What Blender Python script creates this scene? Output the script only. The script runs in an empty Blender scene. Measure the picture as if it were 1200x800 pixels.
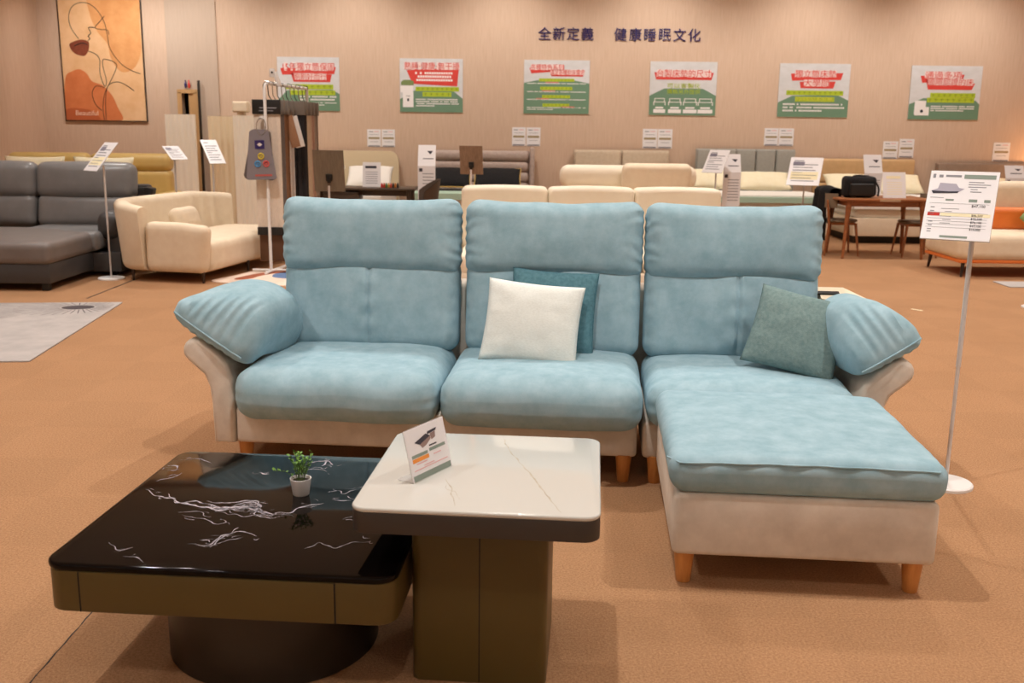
import bpy, bmesh, math, random
from mathutils import Vector, Matrix, Euler, noise

random.seed(7)
S = bpy.context.scene
COL = S.collection
R = math.radians

# ------------------------------------------------------------------ camera
cd = bpy.data.cameras.new('camera')
cam = bpy.data.objects.new('camera', cd)
COL.objects.link(cam)
cd.sensor_width = 36.0
cd.lens = 1167.0 / 1200.0 * 36.0
_p, _r = R(12.0), R(0.7)
_f = Vector((0, math.cos(_p), -math.sin(_p)))
_x = Vector((1, 0, 0))
_u = _x.cross(_f)
_x2 = _x * math.cos(_r) + _u * math.sin(_r)
_u2 = _u * math.cos(_r) - _x * math.sin(_r)
cam.matrix_world = Matrix(((_x2.x, _u2.x, -_f.x, 0), (_x2.y, _u2.y, -_f.y, 0),
                           (_x2.z, _u2.z, -_f.z, 1.55), (0, 0, 0, 1)))
cd.dof.use_dof = True
cd.dof.focus_distance = 4.1
cd.dof.aperture_fstop = 4.5
cd.clip_end = 100
S.camera = cam

# ------------------------------------------------------------------ world, exposure
S.view_settings.view_transform = 'Standard'
S.view_settings.look = 'None'
S.view_settings.gamma = 1.0
S.view_settings.exposure = 0.34
S.view_settings.use_curve_mapping = False
wd = bpy.data.worlds.new('world')
S.world = wd
wd.use_nodes = True
wd.node_tree.nodes['Background'].inputs[0].default_value = (1.0, 0.85, 0.7, 1)
wd.node_tree.nodes['Background'].inputs[1].default_value = 0.05

CEIL = 4.2
# ceiling downlights: (x, y, watts); the lamps are built at the end of this block
DOWNLIGHTS = []
for _yy in (0.2, 3.2, 6.2, 9.2, 12.2):
    for _xx in (-5.15, -2.65, -0.15, 2.35, 4.85, 7.35):
        DOWNLIGHTS.append((_xx, _yy, 60.0 if _yy < 1 else 200.0 if (_yy < 4 and -1 < _xx < 3) else 168.0))
WASHERS = [(x, 14.9, 130.0) for x in (-6.3, -4.9, -2.6, -0.2, 2.2, 4.6, 7.0)]
FRONT_FILL = [(x, -2.3, 130.0) for x in (-6.2, -3.7, -1.2, 1.3, 3.8, 6.3, 8.8)]  # unseen lamps added to bounce frontal fill off the front wall
LAMP_COL = (1.0, 0.955, 0.905)

# ------------------------------------------------------------------ colour / material helpers
def lin(c):
    return tuple(((v / 255.0) / 12.92 if v / 255.0 <= 0.04045 else ((v / 255.0 + 0.055) / 1.055) ** 2.4) for v in c)

MATS = {}
def mat(name, c, rough=0.6, spec=0.5, metal=0.0, c2=None, scale=6.0, detail=4.0, bump=0.0, bscale=200.0,
        sheen=0.0, coat=0.0, emit=None, estr=0.0, stretch=(1, 1, 1), lo=0.35, hi=0.65, alpha=1.0):
    if name in MATS:
        return MATS[name]
    m = bpy.data.materials.new(name)
    m.use_nodes = True
    nt = m.node_tree
    b = nt.nodes['Principled BSDF']
    b.inputs['Base Color'].default_value = (*lin(c), 1)
    b.inputs['Roughness'].default_value = rough
    b.inputs['Specular IOR Level'].default_value = spec
    b.inputs['Metallic'].default_value = metal
    if sheen:
        b.inputs['Sheen Weight'].default_value = sheen
        b.inputs['Sheen Roughness'].default_value = 0.5
        b.inputs['Sheen Tint'].default_value = (*lin(c), 1)
    if coat:
        b.inputs['Coat Weight'].default_value = coat
        b.inputs['Coat Roughness'].default_value = 0.03
    if alpha < 1:
        b.inputs['Alpha'].default_value = alpha
    if emit:
        b.inputs['Emission Color'].default_value = (*emit, 1)
        b.inputs['Emission Strength'].default_value = estr
    tc = nt.nodes.new('ShaderNodeTexCoord')
    mp = nt.nodes.new('ShaderNodeMapping')
    mp.inputs['Scale'].default_value = stretch
    nt.links.new(tc.outputs['Object'], mp.inputs['Vector'])
    if c2 is not None:
        n = nt.nodes.new('ShaderNodeTexNoise')
        n.inputs['Scale'].default_value = scale
        n.inputs['Detail'].default_value = detail
        n.inputs['Roughness'].default_value = 0.62
        nt.links.new(mp.outputs[0], n.inputs['Vector'])
        cr = nt.nodes.new('ShaderNodeValToRGB')
        cr.color_ramp.elements[0].position = lo
        cr.color_ramp.elements[1].position = hi
        cr.color_ramp.elements[0].color = (*lin(c), 1)
        cr.color_ramp.elements[1].color = (*lin(c2), 1)
        nt.links.new(n.outputs['Fac'], cr.inputs['Fac'])
        nt.links.new(cr.outputs['Color'], b.inputs['Base Color'])
    if bump:
        n2 = nt.nodes.new('ShaderNodeTexNoise')
        n2.inputs['Scale'].default_value = bscale
        n2.inputs['Detail'].default_value = 2.0
        nt.links.new(mp.outputs[0], n2.inputs['Vector'])
        bp = nt.nodes.new('ShaderNodeBump')
        bp.inputs['Strength'].default_value = bump
        bp.inputs['Distance'].default_value = 0.004
        nt.links.new(n2.outputs['Fac'], bp.inputs['Height'])
        nt.links.new(bp.outputs['Normal'], b.inputs['Normal'])
    MATS[name] = m
    return m

def marble(name, base, vein, scale, width, rough, blotch, rot=0.6, warp=0.5, coat=0.0, offset=(0, 0, 0), spec=0.5):
    m = bpy.data.materials.new(name)
    m.use_nodes = True
    nt = m.node_tree
    N, Lk = nt.nodes, nt.links
    b = N['Principled BSDF']
    b.inputs['Roughness'].default_value = rough
    b.inputs['Specular IOR Level'].default_value = spec
    if coat:
        b.inputs['Coat Weight'].default_value = coat
        b.inputs['Coat Roughness'].default_value = 0.02
    tc = N.new('ShaderNodeTexCoord')
    mp = N.new('ShaderNodeMapping')
    mp.inputs['Location'].default_value = offset
    mp.inputs['Rotation'].default_value = (0, 0, rot)
    mp.inputs['Scale'].default_value = (1.0, 2.1, 1.0)
    Lk.new(tc.outputs['Object'], mp.inputs['Vector'])
    n1 = N.new('ShaderNodeTexNoise')
    n1.inputs['Scale'].default_value = scale
    n1.inputs['Detail'].default_value = 9
    n1.inputs['Roughness'].default_value = 0.66
    n1.inputs['Distortion'].default_value = warp
    Lk.new(mp.outputs[0], n1.inputs['Vector'])
    a = N.new('ShaderNodeMath'); a.operation = 'SUBTRACT'; a.inputs[1].default_value = 0.5
    Lk.new(n1.outputs['Fac'], a.inputs[0])
    ab = N.new('ShaderNodeMath'); ab.operation = 'ABSOLUTE'
    Lk.new(a.outputs[0], ab.inputs[0])
    mr = N.new('ShaderNodeMapRange')
    mr.inputs['From Min'].default_value = 0.0
    mr.inputs['From Max'].default_value = width
    mr.inputs['To Min'].default_value = 1.0
    mr.inputs['To Max'].default_value = 0.0
    Lk.new(ab.outputs[0], mr.inputs['Value'])
    n2 = N.new('ShaderNodeTexNoise')
    n2.inputs['Scale'].default_value = scale * 1.3
    n2.inputs['Detail'].default_value = 3
    Lk.new(tc.outputs['Object'], n2.inputs['Vector'])
    mk = N.new('ShaderNodeMapRange')
    mk.inputs['From Min'].default_value = blotch
    mk.inputs['From Max'].default_value = blotch + 0.13
    Lk.new(n2.outputs['Fac'], mk.inputs['Value'])
    mu = N.new('ShaderNodeMath'); mu.operation = 'MULTIPLY'
    Lk.new(mr.outputs[0], mu.inputs[0]); Lk.new(mk.outputs[0], mu.inputs[1])
    mx = N.new('ShaderNodeMix'); mx.data_type = 'RGBA'
    mx.inputs['A'].default_value = (*lin(base), 1)
    mx.inputs['B'].default_value = (*lin(vein), 1)
    Lk.new(mu.outputs[0], mx.inputs['Factor'])
    Lk.new(mx.outputs['Result'], b.inputs['Base Color'])
    MATS[name] = m
    return m

def carpet_mat():
    m = bpy.data.materials.new('carpet')
    m.use_nodes = True
    nt = m.node_tree
    N, Lk = nt.nodes, nt.links
    b = N['Principled BSDF']
    b.inputs['Roughness'].default_value = 0.95
    b.inputs['Specular IOR Level'].default_value = 0.15
    tc = N.new('ShaderNodeTexCoord')
    fine = N.new('ShaderNodeTexNoise'); fine.inputs['Scale'].default_value = 330; fine.inputs['Detail'].default_value = 3
    mid = N.new('ShaderNodeTexNoise'); mid.inputs['Scale'].default_value = 120; mid.inputs['Detail'].default_value = 5
    big = N.new('ShaderNodeTexNoise'); big.inputs['Scale'].default_value = 1.1; big.inputs['Detail'].default_value = 4
    for n in (fine, mid, big):
        Lk.new(tc.outputs['Object'], n.inputs['Vector'])
    br = N.new('ShaderNodeTexChecker')
    br.inputs['Scale'].default_value = 2.0
    br.inputs['Color1'].default_value = (0.975, 0.975, 0.975, 1)
    br.inputs['Color2'].default_value = (1.015, 1.015, 1.015, 1)
    Lk.new(tc.outputs['Object'], br.inputs['Vector'])
    ad = N.new('ShaderNodeMath'); ad.operation = 'ADD'
    Lk.new(fine.outputs['Fac'], ad.inputs[0]); Lk.new(mid.outputs['Fac'], ad.inputs[1])
    ad2 = N.new('ShaderNodeMath'); ad2.operation = 'MULTIPLY_ADD'; ad2.inputs[1].default_value = 0.25
    Lk.new(big.outputs['Fac'], ad2.inputs[0]); Lk.new(ad.outputs[0], ad2.inputs[2])
    cr = N.new('ShaderNodeValToRGB')
    cr.color_ramp.elements[0].position = 0.30
    cr.color_ramp.elements[1].position = 0.72
    cr.color_ramp.elements[0].color = (*lin(CARPET_A), 1)
    cr.color_ramp.elements[1].color = (*lin(CARPET_B), 1)
    sc = N.new('ShaderNodeMath'); sc.operation = 'MULTIPLY'; sc.inputs[1].default_value = 0.444
    Lk.new(ad2.outputs[0], sc.inputs[0]); Lk.new(sc.outputs[0], cr.inputs['Fac'])
    mx = N.new('ShaderNodeMix'); mx.data_type = 'RGBA'; mx.blend_type = 'MULTIPLY'
    mx.inputs['Factor'].default_value = 1.0
    Lk.new(cr.outputs['Color'], mx.inputs['A']); Lk.new(br.outputs['Color'], mx.inputs['B'])
    Lk.new(mx.outputs['Result'], b.inputs['Base Color'])
    bp = N.new('ShaderNodeBump'); bp.inputs['Strength'].default_value = 0.6; bp.inputs['Distance'].default_value = 0.006
    Lk.new(ad.outputs[0], bp.inputs['Height'])
    Lk.new(bp.outputs['Normal'], b.inputs['Normal'])
    return m

def wall_mat(name, c, c2):
    # woven wallpaper: fine vertical thread streaks
    return mat(name, c, rough=0.85, spec=0.2, c2=c2, scale=9.0, detail=3.0, stretch=(6.0, 6.0, 0.35), bump=0.15, bscale=60, lo=0.3, hi=0.7)

# ------------------------------------------------------------------ mesh helpers
class MB:
    def __init__(s):
        s.v = []; s.f = []
    def add(s, vs, fs):
        o = len(s.v)
        s.v += [tuple(v) for v in vs]
        s.f += [tuple(i + o for i in f) for f in fs]
        return s
    def box(s, c, d, bev=0.0, seg=2, rot=None):
        bm = bmesh.new()
        bmesh.ops.create_cube(bm, size=1.0)
        for v in bm.verts:
            v.co = Vector((v.co.x * d[0], v.co.y * d[1], v.co.z * d[2]))
        if bev > 0:
            bmesh.ops.bevel(bm, geom=list(bm.edges), offset=min(bev, min(d) * 0.49), segments=seg, affect='EDGES', profile=0.5)
        M = Matrix.Translation(c) @ (Euler(rot).to_matrix().to_4x4() if rot else Matrix())
        bm.verts.ensure_lookup_table()
        vs = [M @ v.co for v in bm.verts]
        fs = [[v.index for v in f.verts] for f in bm.faces]
        bm.free()
        return s.add(vs, fs)
    def tube(s, pts, r, seg=8, caps=True, closed=False):
        pts = [Vector(p) for p in pts]
        n = len(pts)
        rs = r if isinstance(r, (list, tuple)) else [r] * n
        rings = []
        prev = None
        for i, p in enumerate(pts):
            if closed:
                t = pts[(i + 1) % n] - pts[i - 1]
            else:
                t = pts[min(i + 1, n - 1)] - pts[max(i - 1, 0)]
            t.normalize()
            if prev is None:
                a = Vector((0, 0, 1)) if abs(t.z) < 0.9 else Vector((1, 0, 0))
                nn = (a - t * a.dot(t)).normalized()
            else:
                nn = (prev - t * prev.dot(t)).normalized()
            prev = nn
            bn = t.cross(nn)
            rings.append([p + (nn * math.cos(2 * math.pi * k / seg) + bn * math.sin(2 * math.pi * k / seg)) * rs[i] for k in range(seg)])
        vs = [v for rg in rings for v in rg]
        fs = []
        m = n if closed else n - 1
        for i in range(m):
            j = (i + 1) % n
            for k in range(seg):
                l = (k + 1) % seg
                fs.append((i * seg + k, i * seg + l, j * seg + l, j * seg + k))
        if caps and not closed:
            fs.append(tuple(range(seg))[::-1])
            fs.append(tuple((n - 1) * seg + k for k in range(seg)))
        return s.add(vs, fs)
    def cone(s, p0, p1, r0, r1, seg=20):
        return s.tube([p0, p1], [r0, r1], seg)
    def lathe(s, prof, c=(0, 0, 0), seg=32):
        vs, fs = [], []
        n = len(prof)
        for (r, z) in prof:
            for k in range(seg):
                a = 2 * math.pi * k / seg
                vs.append((c[0] + r * math.cos(a), c[1] + r * math.sin(a), c[2] + z))
        for i in range(n - 1):
            for k in range(seg):
                l = (k + 1) % seg
                fs.append((i * seg + k, i * seg + l, (i + 1) * seg + l, (i + 1) * seg + k))
        fs.append(tuple(range(seg))[::-1])
        fs.append(tuple((n - 1) * seg + k for k in range(seg)))
        return s.add(vs, fs)
    def prism(s, poly, a0, a1, axis='y'):
        # poly in the two other axes; y: (x,z)   z: (x,y)   x: (y,z)
        n = len(poly)
        def P(p, a):
            if axis == 'y': return (p[0], a, p[1])
            if axis == 'z': return (p[0], p[1], a)
            return (a, p[0], p[1])
        vs = [P(p, a0) for p in poly] + [P(p, a1) for p in poly]
        fs = [tuple(range(n)), tuple(range(2 * n - 1, n - 1, -1))]
        for i in range(n):
            j = (i + 1) % n
            fs.append((i, n + i, n + j, j))
        return s.add(vs, fs)
    def rbox(s, d, r, c=(0, 0, 0), n=10, fn=None, rot=None, es=4):
        # densely meshed rounded box; fn(p, u) may reshape it (u = position in -1..1)
        h = [x / 2 for x in d]
        r = min(r, min(h) * 0.999)
        def samples(hh, n):
            a = [-hh + r * (1 - math.cos(math.pi / 2 * i / es)) * 1.0 for i in range(es)]
            inner = [-hh + r + (2 * hh - 2 * r) * i / n for i in range(n + 1)]
            return a + inner + [-x for x in reversed(a)]
        nn3 = n if isinstance(n, (tuple, list)) else (n, n, n)
        sx, sy, sz = (samples(x, k) for x, k in zip(h, nn3))
        idx = {}
        vs, fs = [], []
        def V(i, j, k):
            key = (i, j, k)
            if key not in idx:
                p = Vector((sx[i], sy[j], sz[k]))
                q = Vector([max(-h[a] + r, min(h[a] - r, p[a])) for a in range(3)])
                dd = p - q
                if dd.length > 1e-9:
                    p = q + dd.normalized() * r
                u = Vector([p[a] / h[a] for a in range(3)])
                if fn:
                    p = fn(p.copy(), u)
                idx[key] = len(vs)
                vs.append(p)
            return idx[key]
        X, Y, Z = len(sx) - 1, len(sy) - 1, len(sz) - 1
        for i in range(X):
            for j in range(Y):
                fs.append((V(i, j, 0), V(i, j + 1, 0), V(i + 1, j + 1, 0), V(i + 1, j, 0)))
                fs.append((V(i, j, Z), V(i + 1, j, Z), V(i + 1, j + 1, Z), V(i, j + 1, Z)))
        for i in range(X):
            for k in range(Z):
                fs.append((V(i, 0, k), V(i + 1, 0, k), V(i + 1, 0, k + 1), V(i, 0, k + 1)))
                fs.append((V(i, Y, k), V(i, Y, k + 1), V(i + 1, Y, k + 1), V(i + 1, Y, k)))
        for j in range(Y):
            for k in range(Z):
                fs.append((V(0, j, k), V(0, j, k + 1), V(0, j + 1, k + 1), V(0, j + 1, k)))
                fs.append((V(X, j, k), V(X, j + 1, k), V(X, j + 1, k + 1), V(X, j, k + 1)))
        M = Matrix.Translation(c) @ (Euler(rot).to_matrix().to_4x4() if rot else Matrix())
        return s.add([M @ v for v in vs], fs)
    def mesh(s, name, smooth=40):
        me = bpy.data.meshes.new(name)
        me.from_pydata(s.v, [], s.f)
        me.validate()
        bm = bmesh.new()
        bm.from_mesh(me)
        bmesh.ops.recalc_face_normals(bm, faces=bm.faces)
        bm.to_mesh(me)
        bm.free()
        if smooth:
            me.polygons.foreach_set('use_smooth', [True] * len(me.polygons))
            me.set_sharp_from_angle(angle=R(smooth))
        me.update()
        return me

def mk(name, mb, m, parent=None, loc=(0, 0, 0), rot=(0, 0, 0), smooth=40, kind=None, label=None):
    me = mb.mesh(name, smooth) if isinstance(mb, MB) else mb
    o = bpy.data.objects.new(name, me)
    COL.objects.link(o)
    if m is not None and len(me.materials) == 0:
        me.materials.append(m)
    o.location = loc
    o.rotation_euler = rot
    if parent:
        o.parent = parent
    if name in ('printed_text', 'printed_lime_strokes', 'printed_pink_text', 'printed_bed_icons', 'fan_rays', 'fan_plume', 'foliage', 'stems', 'printed_lime_band', 'printed_band', 'marble_veins', 'printed_carton', 'printed_certificate') and parent:
        kind = kind or 'stuff'
    if kind:
        o['kind'] = kind
    if label:
        o['label'] = label
    return o

def thing(name, label, cat, loc=(0, 0, 0), rz=0.0, group=None):
    o = bpy.data.objects.new(name, None)
    o.empty_display_size = 0.1
    COL.objects.link(o)
    o.location = loc
    o.rotation_euler = (0, 0, rz)
    o['label'] = label
    o['category'] = cat
    if group:
        o['group'] = group
    return o

def tag(o, label, cat, group=None):
    o['label'] = label
    o['category'] = cat
    if group:
        o['group'] = group
    return o

def dup(root, loc, rz, label, group=None):
    r = root.copy(); COL.objects.link(r)
    r.location = loc; r.rotation_euler = (0, 0, rz); r['label'] = label
    if group: r['group'] = group
    for ch in list(root.children):
        c = ch.copy(); COL.objects.link(c); c.parent = r
        for g in list(ch.children):
            d = g.copy(); COL.objects.link(d); d.parent = c
    return r

def text_mesh(s, size, extrude=0.0, offset=0.0, width=None, align='CENTER', spacing=1.0):
    cu = bpy.data.curves.new('text', 'FONT')
    cu.body = s
    cu.size = size
    cu.extrude = extrude
    cu.offset = offset
    cu.resolution_u = 3
    cu.align_x = align
    cu.align_y = 'CENTER'
    cu.space_character = spacing
    o = bpy.data.objects.new('text', cu)
    COL.objects.link(o)
    dg = bpy.context.evaluated_depsgraph_get()
    me = bpy.data.meshes.new_from_object(o.evaluated_get(dg))
    bpy.data.objects.remove(o)
    bpy.data.curves.remove(cu)
    if width and len(me.vertices):
        xs = [v.co.x for v in me.vertices]
        k = width / max(1e-6, max(xs) - min(xs))
        for v in me.vertices:
            v.co.x *= k
    me.materials.clear()
    return me

def arc_pts(cx, cz, r, a0, a1, n=8):
    return [(cx + r * math.cos(R(a0 + (a1 - a0) * i / n)), cz + r * math.sin(R(a0 + (a1 - a0) * i / n))) for i in range(n + 1)]

def rrect(w, h, r, n=6):
    p = []
    for (cx, cy, a) in ((w / 2 - r, h / 2 - r, 0), (-w / 2 + r, h / 2 - r, 90), (-w / 2 + r, -h / 2 + r, 180), (w / 2 - r, -h / 2 + r, 270)):
        p += arc_pts(cx, cy, r, a, a + 90, n)
    return p

def slab(mb, w, d, r, z0, z1, bev=0.0, n=8):
    # rounded-corner slab with softened top and bottom edges
    def ring(inset, z):
        return [(x, y, z) for (x, y) in rrect(w - 2 * inset, d - 2 * inset, max(r - inset, 0.002), n)]
    rings = []
    if bev > 0:
        for i in range(4):
            a = math.pi / 2 * i / 3
            rings.append(ring(bev * (1 - math.sin(a)), z0 + bev * (1 - math.cos(a))))
        for i in range(4):
            a = math.pi / 2 * i / 3
            rings.append(ring(bev * (1 - math.cos(a)), z1 - bev * (1 - math.sin(a))))
    else:
        rings = [ring(0, z0), ring(0, z1)]
    m = len(rings[0])
    vs = [v for rg in rings for v in rg]
    fs = []
    for i in range(len(rings) - 1):
        for k in range(m):
            l = (k + 1) % m
            fs.append((i * m + k, i * m + l, (i + 1) * m + l, (i + 1) * m + k))
    fs.append(tuple(range(m))[::-1])
    fs.append(tuple((len(rings) - 1) * m + k for k in range(m)))
    return mb.add(vs, fs)

def spline(pts, closed=False, n=8):
    P = [Vector(p) for p in pts]
    out = []
    m = len(P)
    rng = range(m) if closed else range(m - 1)
    for i in rng:
        if closed:
            a, b, c, d = P[i - 1], P[i], P[(i + 1) % m], P[(i + 2) % m]
        else:
            a, b, c, d = P[max(i - 1, 0)], P[i], P[i + 1], P[min(i + 2, m - 1)]
        for k in range(n):
            t = k / n
            out.append(0.5 * ((2 * b) + (c - a) * t + (2 * a - 5 * b + 4 * c - d) * t * t + (3 * b - a - 3 * c + d) * t ** 3))
    if not closed:
        out.append(P[-1])
    return out

def pillow_mb(w, h, t, n=22, pinch=0.05, wr=0.006, seed=0.0):
    # knife-edge pillow standing in the xz plane, centred, thickness along y
    mb = MB()
    vs, fs = [], []
    def P(i, j, sgn):
        u = -1 + 2 * i / n; v = -1 + 2 * j / n
        u = math.sin(u * math.pi / 2) * 0.35 + u * 0.65
        v = math.sin(v * math.pi / 2) * 0.35 + v * 0.65
        k = max(0.0, (1 - u * u) * (1 - v * v)) ** 0.42
        x = u * w / 2 * (1 - pinch * (1 - v * v))
        z = v * h / 2 * (1 - pinch * (1 - u * u))
        edge = max(abs(u), abs(v))
        wn = noise.noise(Vector((u * 3 + seed, v * 3, sgn * 2.0 + seed))) * wr
        # gathers running in from the edges
        g = math.sin((v if abs(u) > abs(v) else u) * 23 + seed * 3) * wr * 0.6 * max(0, edge - 0.55) * (1 - edge) * 9
        y = sgn * (t / 2 * k + (wn + g) * (1 if k > 0.05 else 0))
        return (x, y, z)
    idx = {}
    for sgn in (-1, 1):
        for i in range(n + 1):
            for j in range(n + 1):
                border = i in (0, n) or j in (0, n)
                key = (i, j, 0 if border else sgn)
                if key not in idx:
                    idx[key] = len(vs)
                    vs.append(P(i, j, 0 if border else sgn))
        for i in range(n):
            for j in range(n):
                q = []
                for (a, b) in ((i, j), (i + 1, j), (i + 1, j + 1), (i, j + 1)):
                    border = a in (0, n) or b in (0, n)
                    q.append(idx[(a, b, 0 if border else sgn)])
                fs.append(tuple(q) if sgn < 0 else tuple(reversed(q)))
    return mb.add(vs, fs)

# ------------------------------------------------------------------ materials
CARPET_A = (132, 94, 63)
CARPET_B = (206, 160, 120)
M_carpet = carpet_mat()
M_wall = wall_mat('wallpaper_pink', (204, 176, 152), (214, 188, 166))
M_wall_light = wall_mat('wallpaper_pale', (190, 170, 152), (196, 176, 158))
M_ceil = mat('ceiling_paint', (235, 228, 218), rough=0.9)
M_blue = mat('blue_suede', (136, 169, 181), rough=0.85, spec=0.2, c2=(163, 191, 202), scale=12.0, detail=9, bump=0.25, bscale=420, sheen=0.25, lo=0.3, hi=0.68)
M_beige = mat('beige_suede', (200, 188, 174), rough=0.88, spec=0.2, c2=(226, 216, 203), scale=7.0, detail=7, bump=0.2, bscale=420, sheen=0.2, lo=0.3, hi=0.7)
M_oak = mat('oak_leg', (196, 128, 66), rough=0.45, c2=(214, 150, 84), scale=8, stretch=(6, 6, 0.6))
M_cushA = mat('oatmeal_weave', (220, 224, 218), rough=0.95, spec=0.1, c2=(232, 236, 231), scale=90, detail=3, bump=0.25, bscale=320, stretch=(1, 1, 3))
M_cushB = mat('teal_weave', (84, 126, 138), rough=0.95, spec=0.1, c2=(100, 142, 154), scale=60, detail=3, bump=0.5, bscale=320)
M_cushC = mat('sage_weave', (112, 136, 136), rough=0.95, spec=0.1, c2=(130, 152, 150), scale=60, detail=3, bump=0.5, bscale=320)
M_blackmarble = marble('black_marble', (13, 9, 8), (205, 200, 205), 1.7, 0.006, 0.06, 0.74, rot=0.35, warp=0.9, coat=0.0, offset=(0.35, 0.1, 0), spec=0.15)
M_whitemarble = marble('white_marble', (206, 206, 200), (170, 152, 124), 1.1, 0.008, 0.12, 0.60, rot=1.15, warp=0.5, coat=0.3, offset=(1.7, 0.4, 0))
M_bronze = mat('bronze_lacquer', (86, 71, 34), rough=0.38, spec=0.4, c2=(90, 75, 38), scale=3)
M_bronze_dark = mat('dark_bronze_metal', (38, 31, 25), rough=0.35, spec=0.5)
M_rim = mat('charcoal_rim', (60, 54, 50), rough=0.45)
M_slot = mat('slot_black', (12, 10, 8), rough=0.7)
M_white = mat('white_paint', (232, 230, 228), rough=0.4)
M_pole = mat('white_pole', (214, 208, 205), rough=0.4)
M_paper = mat('paper_white', (236, 234, 236), rough=0.35, spec=0.5)
M_ink = mat('ink_grey', (142, 142, 148), rough=0.8)
M_inkdark = mat('ink_dark', (58, 56, 66), rough=0.8)
M_inkgreen = mat('ink_greygreen', (136, 150, 140), rough=0.8)
M_inkred = mat('ink_red', (200, 60, 52), rough=0.8)
M_inkyellow = mat('ink_yellow', (244, 234, 196), rough=0.8)
M_inkorange = mat('ink_orange', (236, 150, 66), rough=0.8)
M_inkpink = mat('ink_pink', (226, 170, 170), rough=0.8)
M_gold = mat('ink_olive', (160, 142, 104), rough=0.8)
M_black = mat('black_plastic', (18, 17, 17), rough=0.5)
M_blackcloth = mat('black_cloth', (16, 15, 16), rough=0.95, c2=(26, 25, 27), scale=30)
M_signback_shaded = mat('sign_back_shaded', (112, 102, 88), rough=0.5, c2=(126, 116, 100), scale=8, stretch=(9, 9, 0.5))  # dark tone carries the shade on a back turned away
M_signwood_shaded = mat('sign_back_wood_shaded', (122, 98, 78), rough=0.5, c2=(146, 120, 98), scale=7, stretch=(10, 10, 0.6))  # wood grain, its brown darkened for shade on the back
M_greyleather = mat('grey_leather', (118, 117, 117), rough=0.34, c2=(126, 125, 125), scale=5, bump=0.1, bscale=160)
M_greyleather_seat = mat('taupe_grey_leather', (112, 104, 100), rough=0.45, c2=(120, 112, 108), scale=5, bump=0.1, bscale=160)
M_charcoal = mat('charcoal_leather', (58, 56, 56), rough=0.45, c2=(64, 62, 62), scale=6, bump=0.1, bscale=160)
M_cream = mat('cream_upholstery', (226, 208, 182), rough=0.8, spec=0.25, c2=(232, 216, 191), scale=10, bump=0.1, bscale=300)
M_creamL = mat('cream_leather', (236, 224, 202), rough=0.5, c2=(240, 229, 208), scale=6)
M_tan = mat('tan_leather', (206, 176, 138), rough=0.55, c2=(212, 184, 146), scale=6)
M_yellow = mat('mustard_leather', (212, 180, 110), rough=0.45, c2=(218, 187, 118), scale=6)
M_pillowcream = mat('pillow_cream', (244, 234, 200), rough=0.9, c2=(248, 240, 210), scale=12)
M_sheet = mat('white_sheet', (240, 236, 228), rough=0.9)
M_mint = mat('mint_sheet', (176, 204, 184), rough=0.9)
M_mauve = mat('mauve_fabric', (176, 156, 146), rough=0.85, c2=(186, 168, 158), scale=20)
M_hbeige = mat('beige_headboard', (196, 176, 152), rough=0.85, c2=(204, 186, 162), scale=20)
M_hgrey = mat('grey_headboard', (158, 156, 148), rough=0.8, c2=(164, 162, 154), scale=20)
M_htan = mat('tan_headboard', (204, 166, 118), rough=0.6, c2=(212, 174, 126), scale=12)
M_hbrown = mat('taupe_headboard', (148, 126, 108), rough=0.7, c2=(156, 134, 116), scale=12)
M_wood = mat('walnut_wood', (140, 84, 48), rough=0.45, c2=(164, 104, 62), scale=6, stretch=(1, 6, 6))
M_darkwood = mat('dark_wood', (66, 54, 44), rough=0.4, c2=(78, 64, 52), scale=6, stretch=(1, 8, 8))
M_seatpad = mat('taupe_seat_pad', (128, 112, 92), rough=0.7)
M_orange = mat('orange_leather', (222, 116, 44), rough=0.5, c2=(228, 124, 52), scale=6)
M_green = mat('green_fabric', (128, 148, 92), rough=0.9, c2=(140, 160, 102), scale=30)
M_pleat = mat('pleated_cream', (252, 244, 226), rough=0.7, c2=(252, 245, 230), scale=4, stretch=(4, 4, 0.3))
M_pleat2 = mat('pleated_tan', (238, 220, 186), rough=0.7, c2=(240, 223, 190), scale=4, stretch=(4, 4, 0.3))
M_rug = mat('rug_grey', (166, 160, 157), rough=0.95, c2=(182, 175, 171), scale=4, detail=5, bump=0.2, bscale=200)
M_rugA = mat('rug_feather', (140, 133, 131), rough=0.95, c2=(152, 145, 143), scale=8)
M_rugB = mat('rug_dark', (72, 64, 68), rough=0.95)
M_rugpink = mat('rug_cream_pink', (238, 214, 196), rough=0.95, c2=(242, 222, 206), scale=6)
M_rugrust = mat('rug_rust', (168, 96, 68), rough=0.95, c2=(178, 106, 78), scale=8)
M_rugblue = mat('rug_blue', (92, 120, 164), rough=0.95, c2=(104, 132, 174), scale=8)
M_leaf = mat('leaf_green', (70, 122, 40), rough=0.5, c2=(128, 172, 66), scale=40)
M_stem = mat('stem_green', (82, 110, 50), rough=0.6)
M_soil = mat('soil', (44, 32, 24), rough=1.0)
M_steel = mat('steel', (180, 176, 172), rough=0.25, metal=1.0)
M_letter = mat('navy_letter', (44, 36, 96), rough=0.4)
M_acryl = mat('clear_acrylic_edge', (236, 234, 232), rough=0.08, alpha=0.35)
M_doorwood = mat('door_frame_wood', (186, 146, 98), rough=0.5, c2=(200, 160, 110), scale=5, stretch=(6, 6, 0.5))
M_dark = mat('dark_passage', (40, 30, 20), rough=0.9)

# ------------------------------------------------------------------ room
WY = 16.5          # back wall
XL, XR, YF = -7.6, 10.0, -4.0
floor = mk('floor', MB().box(((XL + XR) / 2, (YF + WY + 1.6) / 2, -0.05), (XR - XL, WY + 1.6 - YF, 0.1)), M_carpet, kind='structure', smooth=0)
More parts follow.
